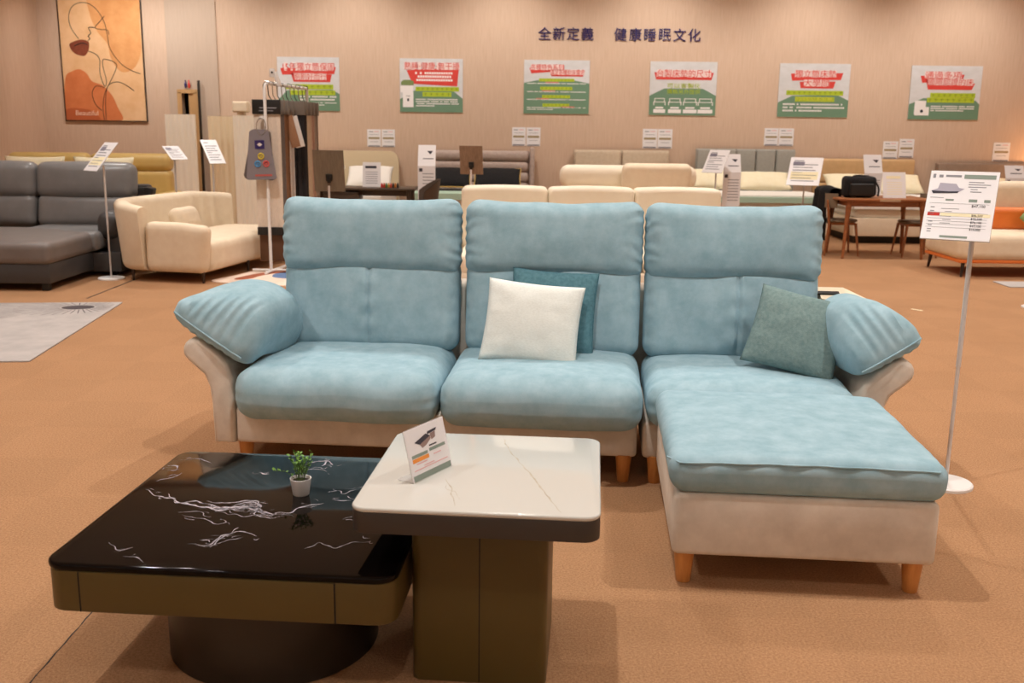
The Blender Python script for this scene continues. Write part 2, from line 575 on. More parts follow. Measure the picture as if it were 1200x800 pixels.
# open seams between carpet lengths
mb = MB()
pts = []
for i in range(28):
    y = 2.3 + i * 0.03
    pts.append((-1.355 + 0.0012 * math.sin(i * 1.7), y))
sm = MB()
for (a, b) in zip(pts[:-1], pts[1:]):
    w = 0.0014 + 0.0012 * abs(math.sin(a[1] * 23))
    sm.add([(a[0] - w, a[1], 0.0008), (a[0] + w, a[1], 0.0008), (b[0] + w, b[1], 0.0008), (b[0] - w, b[1], 0.0008)], [(0, 1, 2, 3)])
mk('carpet_seam', sm, M_slot, floor, smooth=0)
mk('carpet_seam', MB().box((-3.88, 9.6, 0.0005), (0.016, 1.3, 0.001)), M_slot, floor, smooth=0)

DX0, DX1, DZ = -5.36, -5.16, 2.07     # opening of the far doorway
PX0, PX1 = -5.56, -4.76               # pale wall strip
def wall_piece(mb, x0, x1, z0, z1, y0=WY, y1=WY + 0.12):
    mb.box(((x0 + x1) / 2, (y0 + y1) / 2, (z0 + z1) / 2), (x1 - x0, y1 - y0, z1 - z0))
mb = MB()
wall_piece(mb, XL, PX0, 0, CEIL)
wall_piece(mb, PX1, XR, 0, CEIL)
wb = mk('wall_back', mb, M_wall, kind='structure', smooth=0)
mb = MB()
wall_piece(mb, PX0, DX0, 0, CEIL, WY - 0.03)
wall_piece(mb, DX1, PX1, 0, CEIL, WY - 0.03)
wall_piece(mb, DX0, DX1, DZ, CEIL, WY - 0.03)
mk('wall_pale', mb, M_wall_light, kind='structure', smooth=0)
# passage behind the doorway
mb = MB()
mb.box(((DX0 + DX1) / 2, WY + 1.3, 1.1), (1.6, 0.05, 2.4))
mb.box((DX0 - 0.6, WY + 0.7, 1.1), (0.05, 1.2, 2.4))
mb.box((DX1 + 0.6, WY + 0.7, 1.1), (0.05, 1.2, 2.4))
mb.box(((DX0 + DX1) / 2, WY + 0.7, 2.32), (1.6, 1.2, 0.05))
mk('wall_passage', mb, M_dark, kind='structure', smooth=0)
door = thing('door_1', 'wooden doorway in the pale wall strip, under the restroom figures', 'door', ((DX0 + DX1) / 2, WY - 0.03, 0))
del door['category']; door['kind'] = 'structure'
w = DX1 - DX0
mk('door_frame', MB().box((-w / 2 - 0.03, -0.012, DZ / 2), (0.07, 0.03, DZ)).box((w / 2 + 0.03, -0.012, DZ / 2), (0.07, 0.03, DZ)).box((0, -0.012, DZ + 0.02), (w + 0.13, 0.03, 0.06)), M_doorwood, door, smooth=0)
mk('door_leaf', MB().box((w / 2 - 0.045, 0.2, DZ / 2), (0.09, 0.4, DZ - 0.02)), M_doorwood, door, smooth=0)
mk('wall_left', MB().box((XL - 0.06, (YF + WY) / 2, CEIL / 2), (0.12, WY - YF, CEIL)), M_wall, kind='structure', smooth=0)
mk('wall_right', MB().box((XR + 0.06, (YF + WY) / 2, CEIL / 2), (0.12, WY - YF, CEIL)), M_wall, kind='structure', smooth=0)
mk('wall_front', MB().box(((XL + XR) / 2, YF - 0.06, CEIL / 2), (XR - XL, 0.12, CEIL)), mat('white_wall_paint', (238, 234, 228), rough=0.9), kind='structure', smooth=0)  # unseen wall, whitened to bounce the added fill forward
mk('ceiling', MB().box(((XL + XR) / 2, (YF + WY) / 2, CEIL + 0.05), (XR - XL, WY - YF, 0.1)), M_ceil, kind='structure', smooth=0)

# ------------------------------------------------------------------ ceiling lamps and added front fill (above the frame)
ring_me = MB().lathe([(0.055, -0.004), (0.085, -0.006), (0.09, 0.0), (0.055, 0.0)], seg=20).mesh('lamp_ring')
lens_me = MB().lathe([(0.001, -0.002), (0.054, -0.002), (0.054, 0.0)], seg=20).mesh('lamp_lens')
ring_me.materials.append(M_white)
lens_me.materials.append(mat('lamp_lens', (255, 240, 220), emit=LAMP_COL, estr=6.0))
for (kindname, lamps, ang, tiltx) in (('ceiling_downlight', DOWNLIGHTS, 120, 0), ('ceiling_washer_and_fill', WASHERS, 115, 30), ('ceiling_washer_and_fill', FRONT_FILL, 115, -32)):
    for (x, y, wt) in lamps:
        t = thing(kindname, 'round recessed ceiling lamp with white ring, lighting the showroom floor' if tiltx == 0 else 'round recessed ceiling lamp with white ring, lighting the back wall' if tiltx > 0 else 'added unseen fill lamp with white ring, lighting the white wall behind the viewer', 'ceiling lamp', (x, y, CEIL), 0,
                  'recessed ceiling lamps above the floor' if tiltx == 0 else 'recessed ceiling lamps along the back wall' if tiltx > 0 else 'added fill lamps along the front wall')
        mk('ring', ring_me, None, t); mk('lens', lens_me, None, t)
        ld = bpy.data.lights.new('lamp', 'SPOT')
        ld.energy = wt; ld.color = LAMP_COL; ld.spot_size = R(ang); ld.spot_blend = 0.9; ld.shadow_soft_size = 0.035
        lo = bpy.data.objects.new('lamp_bulb', ld)
        COL.objects.link(lo)
        lo.location = (0, 0, -0.03); lo.rotation_euler = (R(tiltx), 0, 0); lo.parent = t

# ------------------------------------------------------------------ blue sectional sofa
sofa = thing('sectional_sofa', 'pale blue suede sectional sofa with chaise on a beige base', 'sofa', (0.0, 4.2, 0), R(-4.8))

def wr(p, k, s=5.0, seed=0.0):
    return noise.noise(Vector((p.x * s + seed, p.y * s, p.z * s))) * k

def seat_fn(seed, crown=0.03):
    def f(p, u):
        p.z += crown * (1 - u.x ** 2) * (1 - u.y ** 2 * 0.6) * (1 if u.z > 0 else 0)
        if u.y < 0:   # waterfall front, fuller in the middle
            p.y -= 0.035 * (1 - u.x ** 4) * (1 - u.z ** 2) * (-u.y)
        e = abs(u.x)
        if e > 0.86:   # gathers at the side seams
            p.z += 0.004 * math.sin(p.y * 95 + seed) * (e - 0.86) * 7
            p.y += 0.004 * math.sin(p.z * 120 + seed) * (e - 0.86) * 7 * (1 if u.y < -0.7 else 0)
        p.z += wr(p, 0.008, 4.0, seed); p.y += wr(p, 0.006, 5.0, seed + 9)
        return p
    return f

# plinth under the seats
mk('seat_base', MB().box((-0.362, 0.54, 0.205), (1.836, 0.88, 0.17), 0.018, 3), M_beige, sofa)
mk('seat_base', MB().box((1.03, 0.54, 0.205), (0.90, 0.88, 0.17), 0.018, 3), M_beige, sofa)
mk('chaise_base', MB().box((1.083, -0.44, 0.232), (0.885, 0.99, 0.225), 0.022, 3), M_beige, sofa)
# seats
for (x0, x1, sd) in ((-1.262, -0.335, 1.0), (-0.325, 0.575, 4.0)):
    mk('seat', MB().rbox((x1 - x0, 0.78, 0.235), 0.095, ((x0 + x1) / 2, 0.375, 0.365), n=22, fn=seat_fn(sd), es=6), M_blue, sofa)
mk('seat', MB().rbox((0.90, 0.78, 0.20), 0.08, (1.04, 0.40, 0.37), n=20, fn=seat_fn(7.0), es=6), M_blue, sofa)
def chaise_fn(p, u):
    p.z += 0.018 * (1 - u.x ** 2) * (1 - u.y ** 2 * 0.7) * (1 if u.z > 0 else 0)
    if u.z < 0.2:
        p.x *= 1 - 0.012 * (0.2 - u.z)
    e = max(abs(u.x), abs(u.y))
    if e > 0.9:
        p.z += 0.003 * math.sin((p.y if abs(u.x) > abs(u.y) else p.x) * 85) * (e - 0.9) * 10 * (1 if u.z > 0 else 0)
    p.z += wr(p, 0.006, 4.0, 3.3) * (1 if u.z > 0 else 0); p.x += wr(p, 0.004, 6.0, 8.0)
    return p
cc = mk('chaise_cushion', MB().rbox((0.93, 0.94, 0.135), 0.055, (1.086, -0.475, 0.408), n=22, fn=chaise_fn, es=6), M_blue, sofa)
# seam round the front of the chaise cushion
sp = []
for t in range(33):
    x = 0.655 + 0.85 * t / 32
    sp.append((x, -0.937 - 0.003 * math.sin(t), 0.455 + 0.006 * math.sin(math.pi * t / 32)))
mk('seam', MB().tube([(0.618, -0.86, 0.45)] + sp + [(1.538, -0.86, 0.45)], 0.0045, 6), M_blue, cc)

# backs: lumbar cushion + headrest per seat
def lumbar_fn(seed, split):
    def f(p, u):
        p.y -= 0.03 * (1 - u.x ** 2) * (1 - u.z ** 2) * (1 if u.y < 0 else 0)
        d = (p.x - split) / 0.011
        if u.y < 0:
            p.y += 0.016 * math.exp(-d * d) * (1 - u.z ** 4)          # stitched vertical seam
            p.y -= 0.010 * math.exp(-((p.x - split) / 0.09) ** 2) * (1 - u.z ** 2)
            p.y += 0.004 * math.sin(p.z * 60 + seed) * math.exp(-((p.x - split) / 0.05) ** 2)
        e = abs(u.x)
        p.y += wr(p, 0.008, 5.0, seed)
        if e > 0.85:
            p.y += 0.004 * math.sin(p.z * 90 + seed) * (e - 0.85) * 6
        return p
    return f
def head_fn(seed):
    def f(p, u):
        p.y -= 0.035 * (1 - u.x ** 4) * (1 - u.z ** 2) * (1 if u.y < 0 else 0)
        p.z += 0.012 * (abs(u.x) ** 3) * (1 if u.z > 0 else 0) - 0.008 * (1 - u.x ** 2) * (1 if u.z > 0 else 0)
        e = abs(u.x)
        if e > 0.8:
            g = (e - 0.8) * 5
            p.y += 0.008 * math.sin(p.z * 95 + seed + wr(p, 4, 9)) * g
            p.x *= 1 - 0.006 * math.sin(p.z * 130 + seed) * g
        p.y += wr(p, 0.012, 5.0, seed); p.z += wr(p, 0.006, 6.0, seed + 4)
        return p
    return f
for (x0, x1, sd) in ((-1.21, -0.325, 11.0), (-0.29, 0.572, 15.0), (0.592, 1.425, 19.0)):
    w = x1 - x0; cx = (x0 + x1) / 2
    mk('lumbar_cushion', MB().rbox((w, 0.20, 0.47), 0.07, (0, 0, 0), n=(110, 3, 24), fn=lumbar_fn(sd, 0.0 if sd < 12 else 0.03), es=5), M_blue, sofa, (cx, 0.715, 0.685), (R(-9), 0, 0))
    mk('headrest', MB().rbox((w + 0.012, 0.19, 0.375), 0.075, (0, 0, 0), n=22, fn=head_fn(sd + 2), es=6), M_blue, sofa, (cx, 0.735, 1.02), (R(-7), 0, 0))
# back shell
mk('back_shell', MB().rbox((2.76, 0.14, 0.66), 0.05, (0.115, 0.93, 0.455), n=6), M_beige, sofa)

# flared arms: profile in x-z, swept along y
def arm(side, x_in, flare):
    s = side
    P = []
    o = 0.10   # panel thickness
    inner = [(x_in, 0.12), (x_in, 0.30), (x_in, 0.42), (x_in + s * 0.02, 0.492), (x_in + s * 0.07, 0.545), (x_in + s * (flare - 0.091), 0.594)]
    outer = [(x_in + s * (flare - 0.019), 0.502), (x_in + s * 0.135, 0.44), (x_in + s * 0.112, 0.38), (x_in + s * 0.105, 0.30), (x_in + s * o, 0.12)]
    tip = []
    a, b = Vector(inner[-1]), Vector(outer[0])
    c = (a + b) / 2; r = (a - b).length / 2
    a0 = math.atan2(a.y - c.y, a.x - c.x)
    for i in range(1, 8):
        an = a0 - s * math.pi * i / 8
        tip.append((c.x + r * math.cos(an), c.y + r * math.sin(an)))
    prof = [tuple(p) for p in spline(inner, n=5)] if False else inner
    prof = prof + tip + outer
    mb = MB()
    y0, y1 = 0.09, 0.97
    n = len(prof)
    cen = Vector((sum(p[0] for p in prof) / n, sum(p[1] for p in prof) / n))
    area = sum(prof[i - 1][0] * prof[i][1] - prof[i][0] * prof[i - 1][1] for i in range(n))
    sg = 1 if area > 0 else -1
    def ring(y, inset):
        out = []
        for i, p in enumerate(prof):
            t = (Vector(prof[(i + 1) % n]) - Vector(prof[i - 1])).normalized()
            nn = Vector((-t.y, t.x)) * sg          # points into the profile
            q = Vector(p) + nn * inset
            out.append((q.x, y, q.y))
        return out
    ys = [(y0, 0.022), (y0 + 0.002, 0.013), (y0 + 0.009, 0.005), (y0 + 0.022, 0.0), (y1 - 0.02, 0.0), (y1, 0.012)]
    vs = []; fs = []
    for (y, ins) in ys:
        vs += ring(y, ins)
    for i in range(len(ys) - 1):
        for k in range(n):
            l = (k + 1) % n
            fs.append((i * n + k, i * n + l, (i + 1) * n + l, (i + 1) * n + k))
    fs.append(tuple(range(n))); fs.append(tuple((len(ys) - 1) * n + k for k in range(n)))
    mb.add(vs, fs)
    return mk('arm', mb, M_beige, sofa, smooth=50)
arm(-1, -1.285, 0.225)
arm(1, 1.50, 0.225)

def pad_fn(seed, side):
    def f(p, u):
        k = (1 - u.x ** 2) * (1 - u.y ** 2)
        p.z *= (0.34 + 1.25 * max(0, k) ** 0.5 * (1 + (0.45 if side > 0 else 0.1) * side * u.x)) if u.z > 0 else 0.32
        e = max(abs(u.x), abs(u.y))
        # gathers running from the front seam
        if u.y < -0.2:
            g = (-u.y - 0.2) / 0.8
            p.z += 0.011 * g * math.sin(p.x * 135 + seed + 2.2 * noise.noise(Vector((p.y * 6, seed, p.x * 3)))) * g * (1 - abs(u.x) ** 3) * (1 if u.z > 0 else 0.3)
        p.z += wr(p, 0.02, 4.5, seed)
        p.x += wr(p, 0.012, 5, seed + 3)
        return p
    return f
for (s, x, sd) in ((-1, -1.34, 2.0), (1, 1.572, 6.0)):
    ap = mk('arm_cushion', MB().rbox((0.44 if s < 0 else 0.34, 0.60, 0.29), 0.09, n=(64, 34, 4), fn=pad_fn(sd, -s), es=6), M_blue, sofa, (x, 0.37, 0.628), (0, R(s * -31), R(s * 9)))
    hx = 0.42 if s < 0 else 0.32
    mk('seam', MB().tube([(hx * q, -0.302 + 0.1 * abs(q) ** 3, 0.0) for q in (-0.45, -0.3, -0.15, 0, 0.15, 0.3, 0.45)], 0.005, 6), M_blue, ap)
# cream outer wing with a dark slot, behind the chaise-side arm cushion
pl = [(1.47, 0.93), (1.60, 0.93), (1.70, 0.80), (1.735, 0.55), (1.735, 0.30), (1.68, 0.30), (1.66, 0.55), (1.60, 0.74), (1.47, 0.80)]
wing = MB()
zz = lambda y: 0.60 + max(0.0, y - 0.3) * 0.30
vs = [(x, y, zz(y)) for (x, y) in pl] + [(x, y, zz(y) - 0.05) for (x, y) in pl]
n = len(pl)
wing.add(vs, [tuple(range(n)), tuple(range(2 * n - 1, n - 1, -1))] + [(i, (i + 1) % n, n + (i + 1) % n, n + i) for i in range(n)])
rw = mk('rear_wing', wing, M_cream, sofa, smooth=20)
mk('slot', MB().box((1.50, 0.855, zz(0.855) + 0.002), (0.13, 0.03, 0.012), 0, rot=(R(16), 0, 0)), M_slot, rw)
# legs
for (x, y) in ((-1.26, 0.17), (0.50, 0.13), (0.64, 0.13), (0.69, -0.87), (1.47, -0.87), (-1.26, 0.88), (0.5, 0.88), (1.45, 0.88)):
    mk('leg', MB().lathe([(0.024, 0.0), (0.026, 0.004), (0.037, 0.128)], (x, y, 0), 20), M_oak, sofa)

# throw cushions resting on the seats
SM = Matrix.Translation((0, 4.2, 0)) @ Matrix.Rotation(R(-4.8), 4, 'Z')
def cushion(name, label, m, w, h, t, loc, rx, ry, rz, seed, grp='throw cushions on the blue sofa'):
    p = SM @ Vector(loc)
    o = mk(name, pillow_mb(w, h, t, seed=seed), m, None, p, (0, 0, 0), smooth=0)
    o.data.polygons.foreach_set('use_smooth', [True] * len(o.data.polygons))
    o.matrix_world = Matrix.Translation(p) @ Matrix.Rotation(R(rz - 4.8), 4, 'Z') @ Matrix.Rotation(R(rx), 4, 'X') @ Matrix.Rotation(R(ry), 4, 'Y')
    return tag(o, label, 'cushion', grp)
cushion('throw_cushion', 'oatmeal cream square cushion leaning at the front of the middle seat', M_cushA, 0.46, 0.40, 0.14, (0.06, 0.40, 0.662), -24, 5, 0, 1.3)
cushion('throw_cushion', 'dark teal square cushion half hidden behind the oatmeal cushion', M_cushB, 0.42, 0.41, 0.13, (0.15, 0.545, 0.69), -14, 3, 0, 4.1)
cushion('throw_cushion', 'sage green square cushion leaning in the corner beside the chaise', M_cushC, 0.42, 0.38, 0.14, (1.272, 0.36, 0.66), -26, 11, -14, 7.7)

# ------------------------------------------------------------------ coffee tables
M_vein = mat('marble_vein_white', (196, 192, 202), rough=0.08, c2=(120, 116, 124), scale=60, lo=0.3, hi=0.7)
M_vein2 = mat('marble_vein_taupe', (176, 168, 150), rough=0.14, c2=(200, 194, 180), scale=40)
def vein_strip(mb, pts, w, z, W, D, jag=0.012, seed=0.0):
    P = spline([Vector((a, b, 0)) for (a, b) in pts], n=10)
    L = []; Rr = []
    for i, p in enumerate(P):
        t = (P[min(i + 1, len(P) - 1)] - P[max(i - 1, 0)]).normalized()
        nn = Vector((-t.y, t.x, 0))
        j = noise.noise(Vector((p.x * 26, p.y * 26, w * 90))) * jag
        f = i / (len(P) - 1)
        ww = w * (0.25 + 0.75 * math.sin(math.pi * min(1, max(0, f)))) * (0.45 + 0.9 * abs(noise.noise(Vector((p.x * 34, p.y * 34, 4.2)))) * 2)
        L.append(p + nn * (j + ww)); Rr.append(p + nn * (j - ww))
    lim = lambda v: (max(-W / 2 + 0.012, min(W / 2 - 0.012, v.x)), max(-D / 2 + 0.012, min(D / 2 - 0.012, v.y)), z)
    n = len(P)
    mb.add([lim(v) for v in L] + [lim(v) for v in Rr], [(i, i + 1, n + i + 1, n + i) for i in range(n - 1)])
BLACK_VEINS = [
    (0.015, [(-0.17, -0.045), (-0.11, -0.045), (-0.06, -0.03), (-0.02, -0.06), (0.03, -0.078)]),
    (0.008, [(-0.12, -0.02), (-0.085, 0.0), (-0.05, -0.005), (-0.04, -0.04)]),
    (0.0075, [(-0.442, 0.084), (-0.381, 0.037), (-0.329, 0.007), (-0.264, -0.016), (-0.197, -0.047), (-0.127, -0.059), (-0.082, -0.035), (-0.031, -0.058), (0.02, -0.08)]),
    (0.0035, [(0.02, -0.08), (0.067, -0.061), (0.116, -0.008), (0.156, 0.029)]),
    (0.004, [(-0.36, 0.05), (-0.30, -0.01), (-0.24, 0.0), (-0.18, -0.03), (-0.12, -0.045), (-0.06, -0.06)]),
    (0.005, [(-0.21, 0.002), (-0.144, -0.012), (-0.088, 0.015), (-0.054, 0.012), (-0.061, -0.032), (0.015, -0.067)]),
    (0.003, [(-0.10, -0.01), (-0.04, -0.02), (-0.03, -0.09), (0.03, -0.12), (0.06, -0.10)]),
    (0.0025, [(-0.16, -0.06), (-0.10, -0.10), (-0.02, -0.10), (0.05, -0.08), (0.10, -0.09)]),
    (0.004, [(-0.109, -0.338), (-0.075, -0.311), (-0.056, -0.255), (-0.024, -0.231), (0.035, -0.255)]),
    (0.0035, [(-0.074, -0.339), (-0.057, -0.292), (-0.046, -0.239), (-0.037, -0.194)]),
    (0.002, [(-0.14, -0.33), (-0.08, -0.33), (-0.03, -0.29), (0.0, -0.26)]),
    (0.0022, [(0.201, -0.325), (0.231, -0.274), (0.28, -0.309), (0.312, -0.282), (0.37, -0.252)]),
    (0.005, [(0.0, 0.40), (0.03, 0.418), (0.069, 0.426), (0.096, 0.392)]), (0.004, [(0.059, 0.37), (0.065, 0.41), (0.07, 0.445)]),
    (0.003, [(-0.02, 0.33), (0.04, 0.34), (0.09, 0.31)]),
    (0.003, [(0.147, 0.126), (0.176, 0.145), (0.2, 0.116), (0.235, 0.16)]), (0.0025, [(0.175, 0.061), (0.21, 0.064), (0.241, 0.062)]),
    (0.0022, [(-0.371, -0.341), (-0.321, -0.383), (-0.279, -0.367)]), (0.0022, [(-0.278, -0.413), (-0.24, -0.43), (-0.209, -0.457)]),
    (0.004, [(-0.469, 0.311), (-0.44, 0.31), (-0.413, 0.292)]), (0.002, [(-0.44, 0.159), (-0.41, 0.21), (-0.389, 0.249)]),
    (0.0022, [(-0.243, -0.122), (-0.186, -0.13), (-0.121, -0.163), (-0.085, -0.16), (-0.115, -0.136)]),
    (0.003, [(-0.134, 0.288), (-0.11, 0.275), (-0.093, 0.271)]), (0.0018, [(-0.45, 0.38), (-0.38, 0.40), (-0.33, 0.36)]),
    (0.0018, [(-0.26, -0.10), (-0.20, -0.09), (-0.16, -0.12)]), (0.0016, [(0.25, -0.1), (0.30, -0.04), (0.35, -0.02)]),
]
WHITE_VEINS = [(0.0030, [(0.02, 0.301), (0.053, 0.177), (0.094, 0.063), (0.139, -0.056), (0.181, -0.181), (0.229, -0.319)]),
               (0.0025, [(-0.112, -0.095), (-0.088, -0.156), (-0.073, -0.224), (-0.057, -0.301)]),
               (0.0012, [(-0.10, -0.13), (-0.095, -0.18), (-0.065, -0.20), (-0.05, -0.25)])]
def table_black():
    cx, cy, rz = -0.75, 2.955, R(-4.2)
    W, D, H = 0.975, 0.97, 0.39
    t = thing('coffee_table', 'low square coffee table with glossy black marble top and bronze sides', 'coffee table', (cx, cy, 0), rz)
    top = mk('table_top', slab(MB(), W, D, 0.06, H - 0.022, H, 0.008), M_blackmarble, t)
    veins = MB()
    rv = random.Random(21)
    for (w_, pts) in BLACK_VEINS:
        vein_strip(veins, pts, w_ * 0.8, H + 0.0002, W, D, 0.02)
        for k in range(int(w_ * 1300)):          # fine offshoots
            a_ = Vector(pts[rv.randrange(len(pts))]); a_ += Vector((rv.uniform(-0.02, 0.02), rv.uniform(-0.02, 0.02)))
            an = rv.uniform(-0.9, 0.9) + (math.pi if rv.random() < 0.5 else 0); ln = rv.uniform(0.012, 0.04)
            b_ = a_ + Vector((math.cos(an), math.sin(an))) * ln
            m_ = (a_ + b_) / 2 + Vector((rv.uniform(-0.012, 0.012), rv.uniform(-0.012, 0.012)))
            vein_strip(veins, [tuple(a_), tuple(m_), tuple(b_)], rv.uniform(0.0005, 0.0015), H + 0.0002, W, D, 0.012)
    mk('marble_veins', veins, M_vein, top, smooth=0)
    body = mk('apron', slab(MB(), W - 0.006, D - 0.006, 0.06, H - 0.022 - 0.118, H - 0.0222, 0.002), M_bronze, t)
    zc = H - 0.022 - 0.059
    for x in (-W / 2 + 0.105, W / 2 - 0.165):
        mk('drawer_gap', MB().box((x, -D / 2 + 0.003, zc), (0.0035, 0.004, 0.116)), M_slot, body, smooth=0)
    mk('drawer_front', MB().box((-0.03, -D / 2 + 0.0035, zc), (W - 0.274, 0.006, 0.116), 0.0015), M_bronze, t)
    mk('drum_base', MB().lathe([(0.312, 0.0), (0.315, 0.003), (0.315, H - 0.14)], (0.035, -0.105, 0), 64), M_bronze_dark, t)
    return t
table_black()
def table_white():
    cx, cy, rz = -0.068, 2.795, R(-4.6)
    W, D, H = 0.665, 0.685, 0.57
    t = thing('coffee_table', 'taller square coffee table with white marble top on a bronze column', 'coffee table', (cx, cy, 0), rz)
    top = mk('table_top', slab(MB(), W, D, 0.045, H - 0.014, H, 0.006), M_whitemarble, t)
    veins = MB()
    for (w_, pts) in WHITE_VEINS:
        vein_strip(veins, pts, w_, H + 0.0002, W, D, 0.006)
    mk('marble_veins', veins, M_vein2, top, smooth=0)
    mk('rim', slab(MB(), W - 0.002, D - 0.002, 0.045, H - 0.014 - 0.058, H - 0.0142, 0.002), M_rim, t)
    col = mk('column', slab(MB(), 0.385, 0.42, 0.03, 0.0, H - 0.0722, 0.002), M_bronze, t)
    mk('panel_joint', MB().box((0.002, -0.21, (H - 0.075) / 2), (0.003, 0.0012, H - 0.08)), M_slot, col, smooth=0)
    return t
table_white()

# acrylic price card on the white table
pc = thing('price_card', 'small tilted acrylic price card with a table picture on the white coffee table', 'price card', (-0.223, 2.744, 0.5702), R(59))
CW, CH = 0.19, 0.15
KX = CW / 0.118
tilt = R(-14)
cardM = Matrix.Rotation(tilt, 4, 'X')
def card_part(name, mb, m, parent):
    mb.v = [tuple(cardM @ Vector(v)) for v in mb.v]
    return mk(name, mb, m, parent, smooth=0)
sheet = card_part('printed_sheet', MB().box((0, 0, CH / 2), (CW, 0.002, CH)), M_paper, pc)
card_part('acrylic_panel', MB().box((0, 0.0016, CH / 2), (CW + 0.003, 0.001, CH + 0.002)), M_acryl, pc)
mk('acrylic_foot', MB().box((0, 0.03, 0.0015), (CW, 0.055, 0.002)), M_acryl, pc, smooth=0)
Y0 = -0.0014
def cbar(mb, x0, x1, z0, z1, y=Y0):
    mb.box(((x0 + x1) / 2 * KX, y, (z0 + z1) / 2), ((x1 - x0) * KX, 0.0006, z1 - z0)); return mb
g = MB(); cbar(g, -0.05, -0.004, 0.066, 0.075); cbar(g, 0.002, 0.05, 0.069, 0.078); cbar(g, -0.056, 0.056, 0.001, 0.018)
card_part('printed_band', g, M_inkgreen, sheet)
card_part('printed_band', cbar(MB(), -0.05, -0.002, 0.053, 0.064), M_inkorange, sheet)
g = MB()
for (a, b, z) in ((-0.04, -0.01, 0.046), (0.012, 0.034, 0.056), (-0.02, 0.01, 0.036), (-0.05, 0.05, 0.03)):
    cbar(g, a, b, z, z + 0.0022)
card_part('printed_text', g, M_inkpink, sheet)
g = MB(); cbar(g, 0.004, 0.026, 0.083, 0.087)
g.prism([(a_ * KX, b_) for (a_, b_) in [(-0.036, 0.108), (0.0, 0.122), (0.012, 0.112), (-0.022, 0.098)]], Y0 - 0.0003, Y0 + 0.0003)
g.prism([(a_ * KX, b_) for (a_, b_) in [(0.006, 0.126), (0.034, 0.128), (0.030, 0.121), (0.004, 0.118)]], Y0 - 0.0003, Y0 + 0.0003)
card_part('printed_table_picture', g, M_inkdark, sheet)
g = MB()
g.prism([(a_ * KX, b_) for (a_, b_) in [(-0.022, 0.098), (0.012, 0.112), (0.012, 0.103), (-0.004, 0.090), (-0.016, 0.086)]], Y0 - 0.0002, Y0 + 0.0002)
g.prism([(a_ * KX, b_) for (a_, b_) in [(0.012, 0.118), (0.028, 0.120), (0.026, 0.103), (0.014, 0.099)]], Y0 - 0.0002, Y0 + 0.0002)
card_part('printed_table_base', g, mat('ink_brown', (150, 126, 120), rough=0.8), sheet)

# small plant
pt = thing('potted_plant', 'small green leafy plant in a white pot on the black coffee table', 'plant', (-0.675, 3.043, 0.39))
mk('pot', MB().lathe([(0.024, 0.0), (0.026, 0.002), (0.034, 0.056), (0.031, 0.056), (0.028, 0.046), (0.001, 0.046)], seg=28), M_white, pt)
mk('soil', MB().lathe([(0.001, 0.046), (0.0285, 0.047), (0.001, 0.050)], seg=20), M_soil, pt)
stems = MB(); leaves = MB()
rnd = random.Random(3)
for k in range(17):
    a = k * 2.4; reach = rnd.uniform(0.01, 0.045)
    if k == 3: a, reach = math.pi * 1.02, 0.085
    hgt = rnd.uniform(0.05, 0.095) if k != 3 else 0.035
    p0 = Vector((math.cos(a) * 0.01, math.sin(a) * 0.01, 0.046))
    p2 = Vector((math.cos(a) * reach, math.sin(a) * reach, 0.046 + hgt))
    p1 = (p0 + p2) / 2 + Vector((0, 0, 0.015))
    pth = [p0, p1, p2]
    stems.tube(pth, 0.0009, 5)
    for j in range(8):
        tt = 0.25 + 0.75 * j / 7
        c = p0.lerp(p1, tt * 2) if tt < 0.5 else p1.lerp(p2, tt * 2 - 1)
        d = Vector((rnd.uniform(-1, 1), rnd.uniform(-1, 1), rnd.uniform(0.0, 0.9))).normalized()
        L = rnd.uniform(0.010, 0.017); wv = d.cross(Vector((0, 0, 1))).normalized() * L * 0.36
        up = Vector((0, 0, L * 0.12))
        leaves.add([c, c + d * L * 0.5 + wv + up, c + d * L, c + d * L * 0.5 - wv + up, c + d * L * 0.5],
                   [(0, 4, 1), (1, 4, 2), (2, 4, 3), (3, 4, 0)])
mk('stems', stems, M_stem, pt)
mk('foliage', leaves, M_leaf, pt, smooth=0)

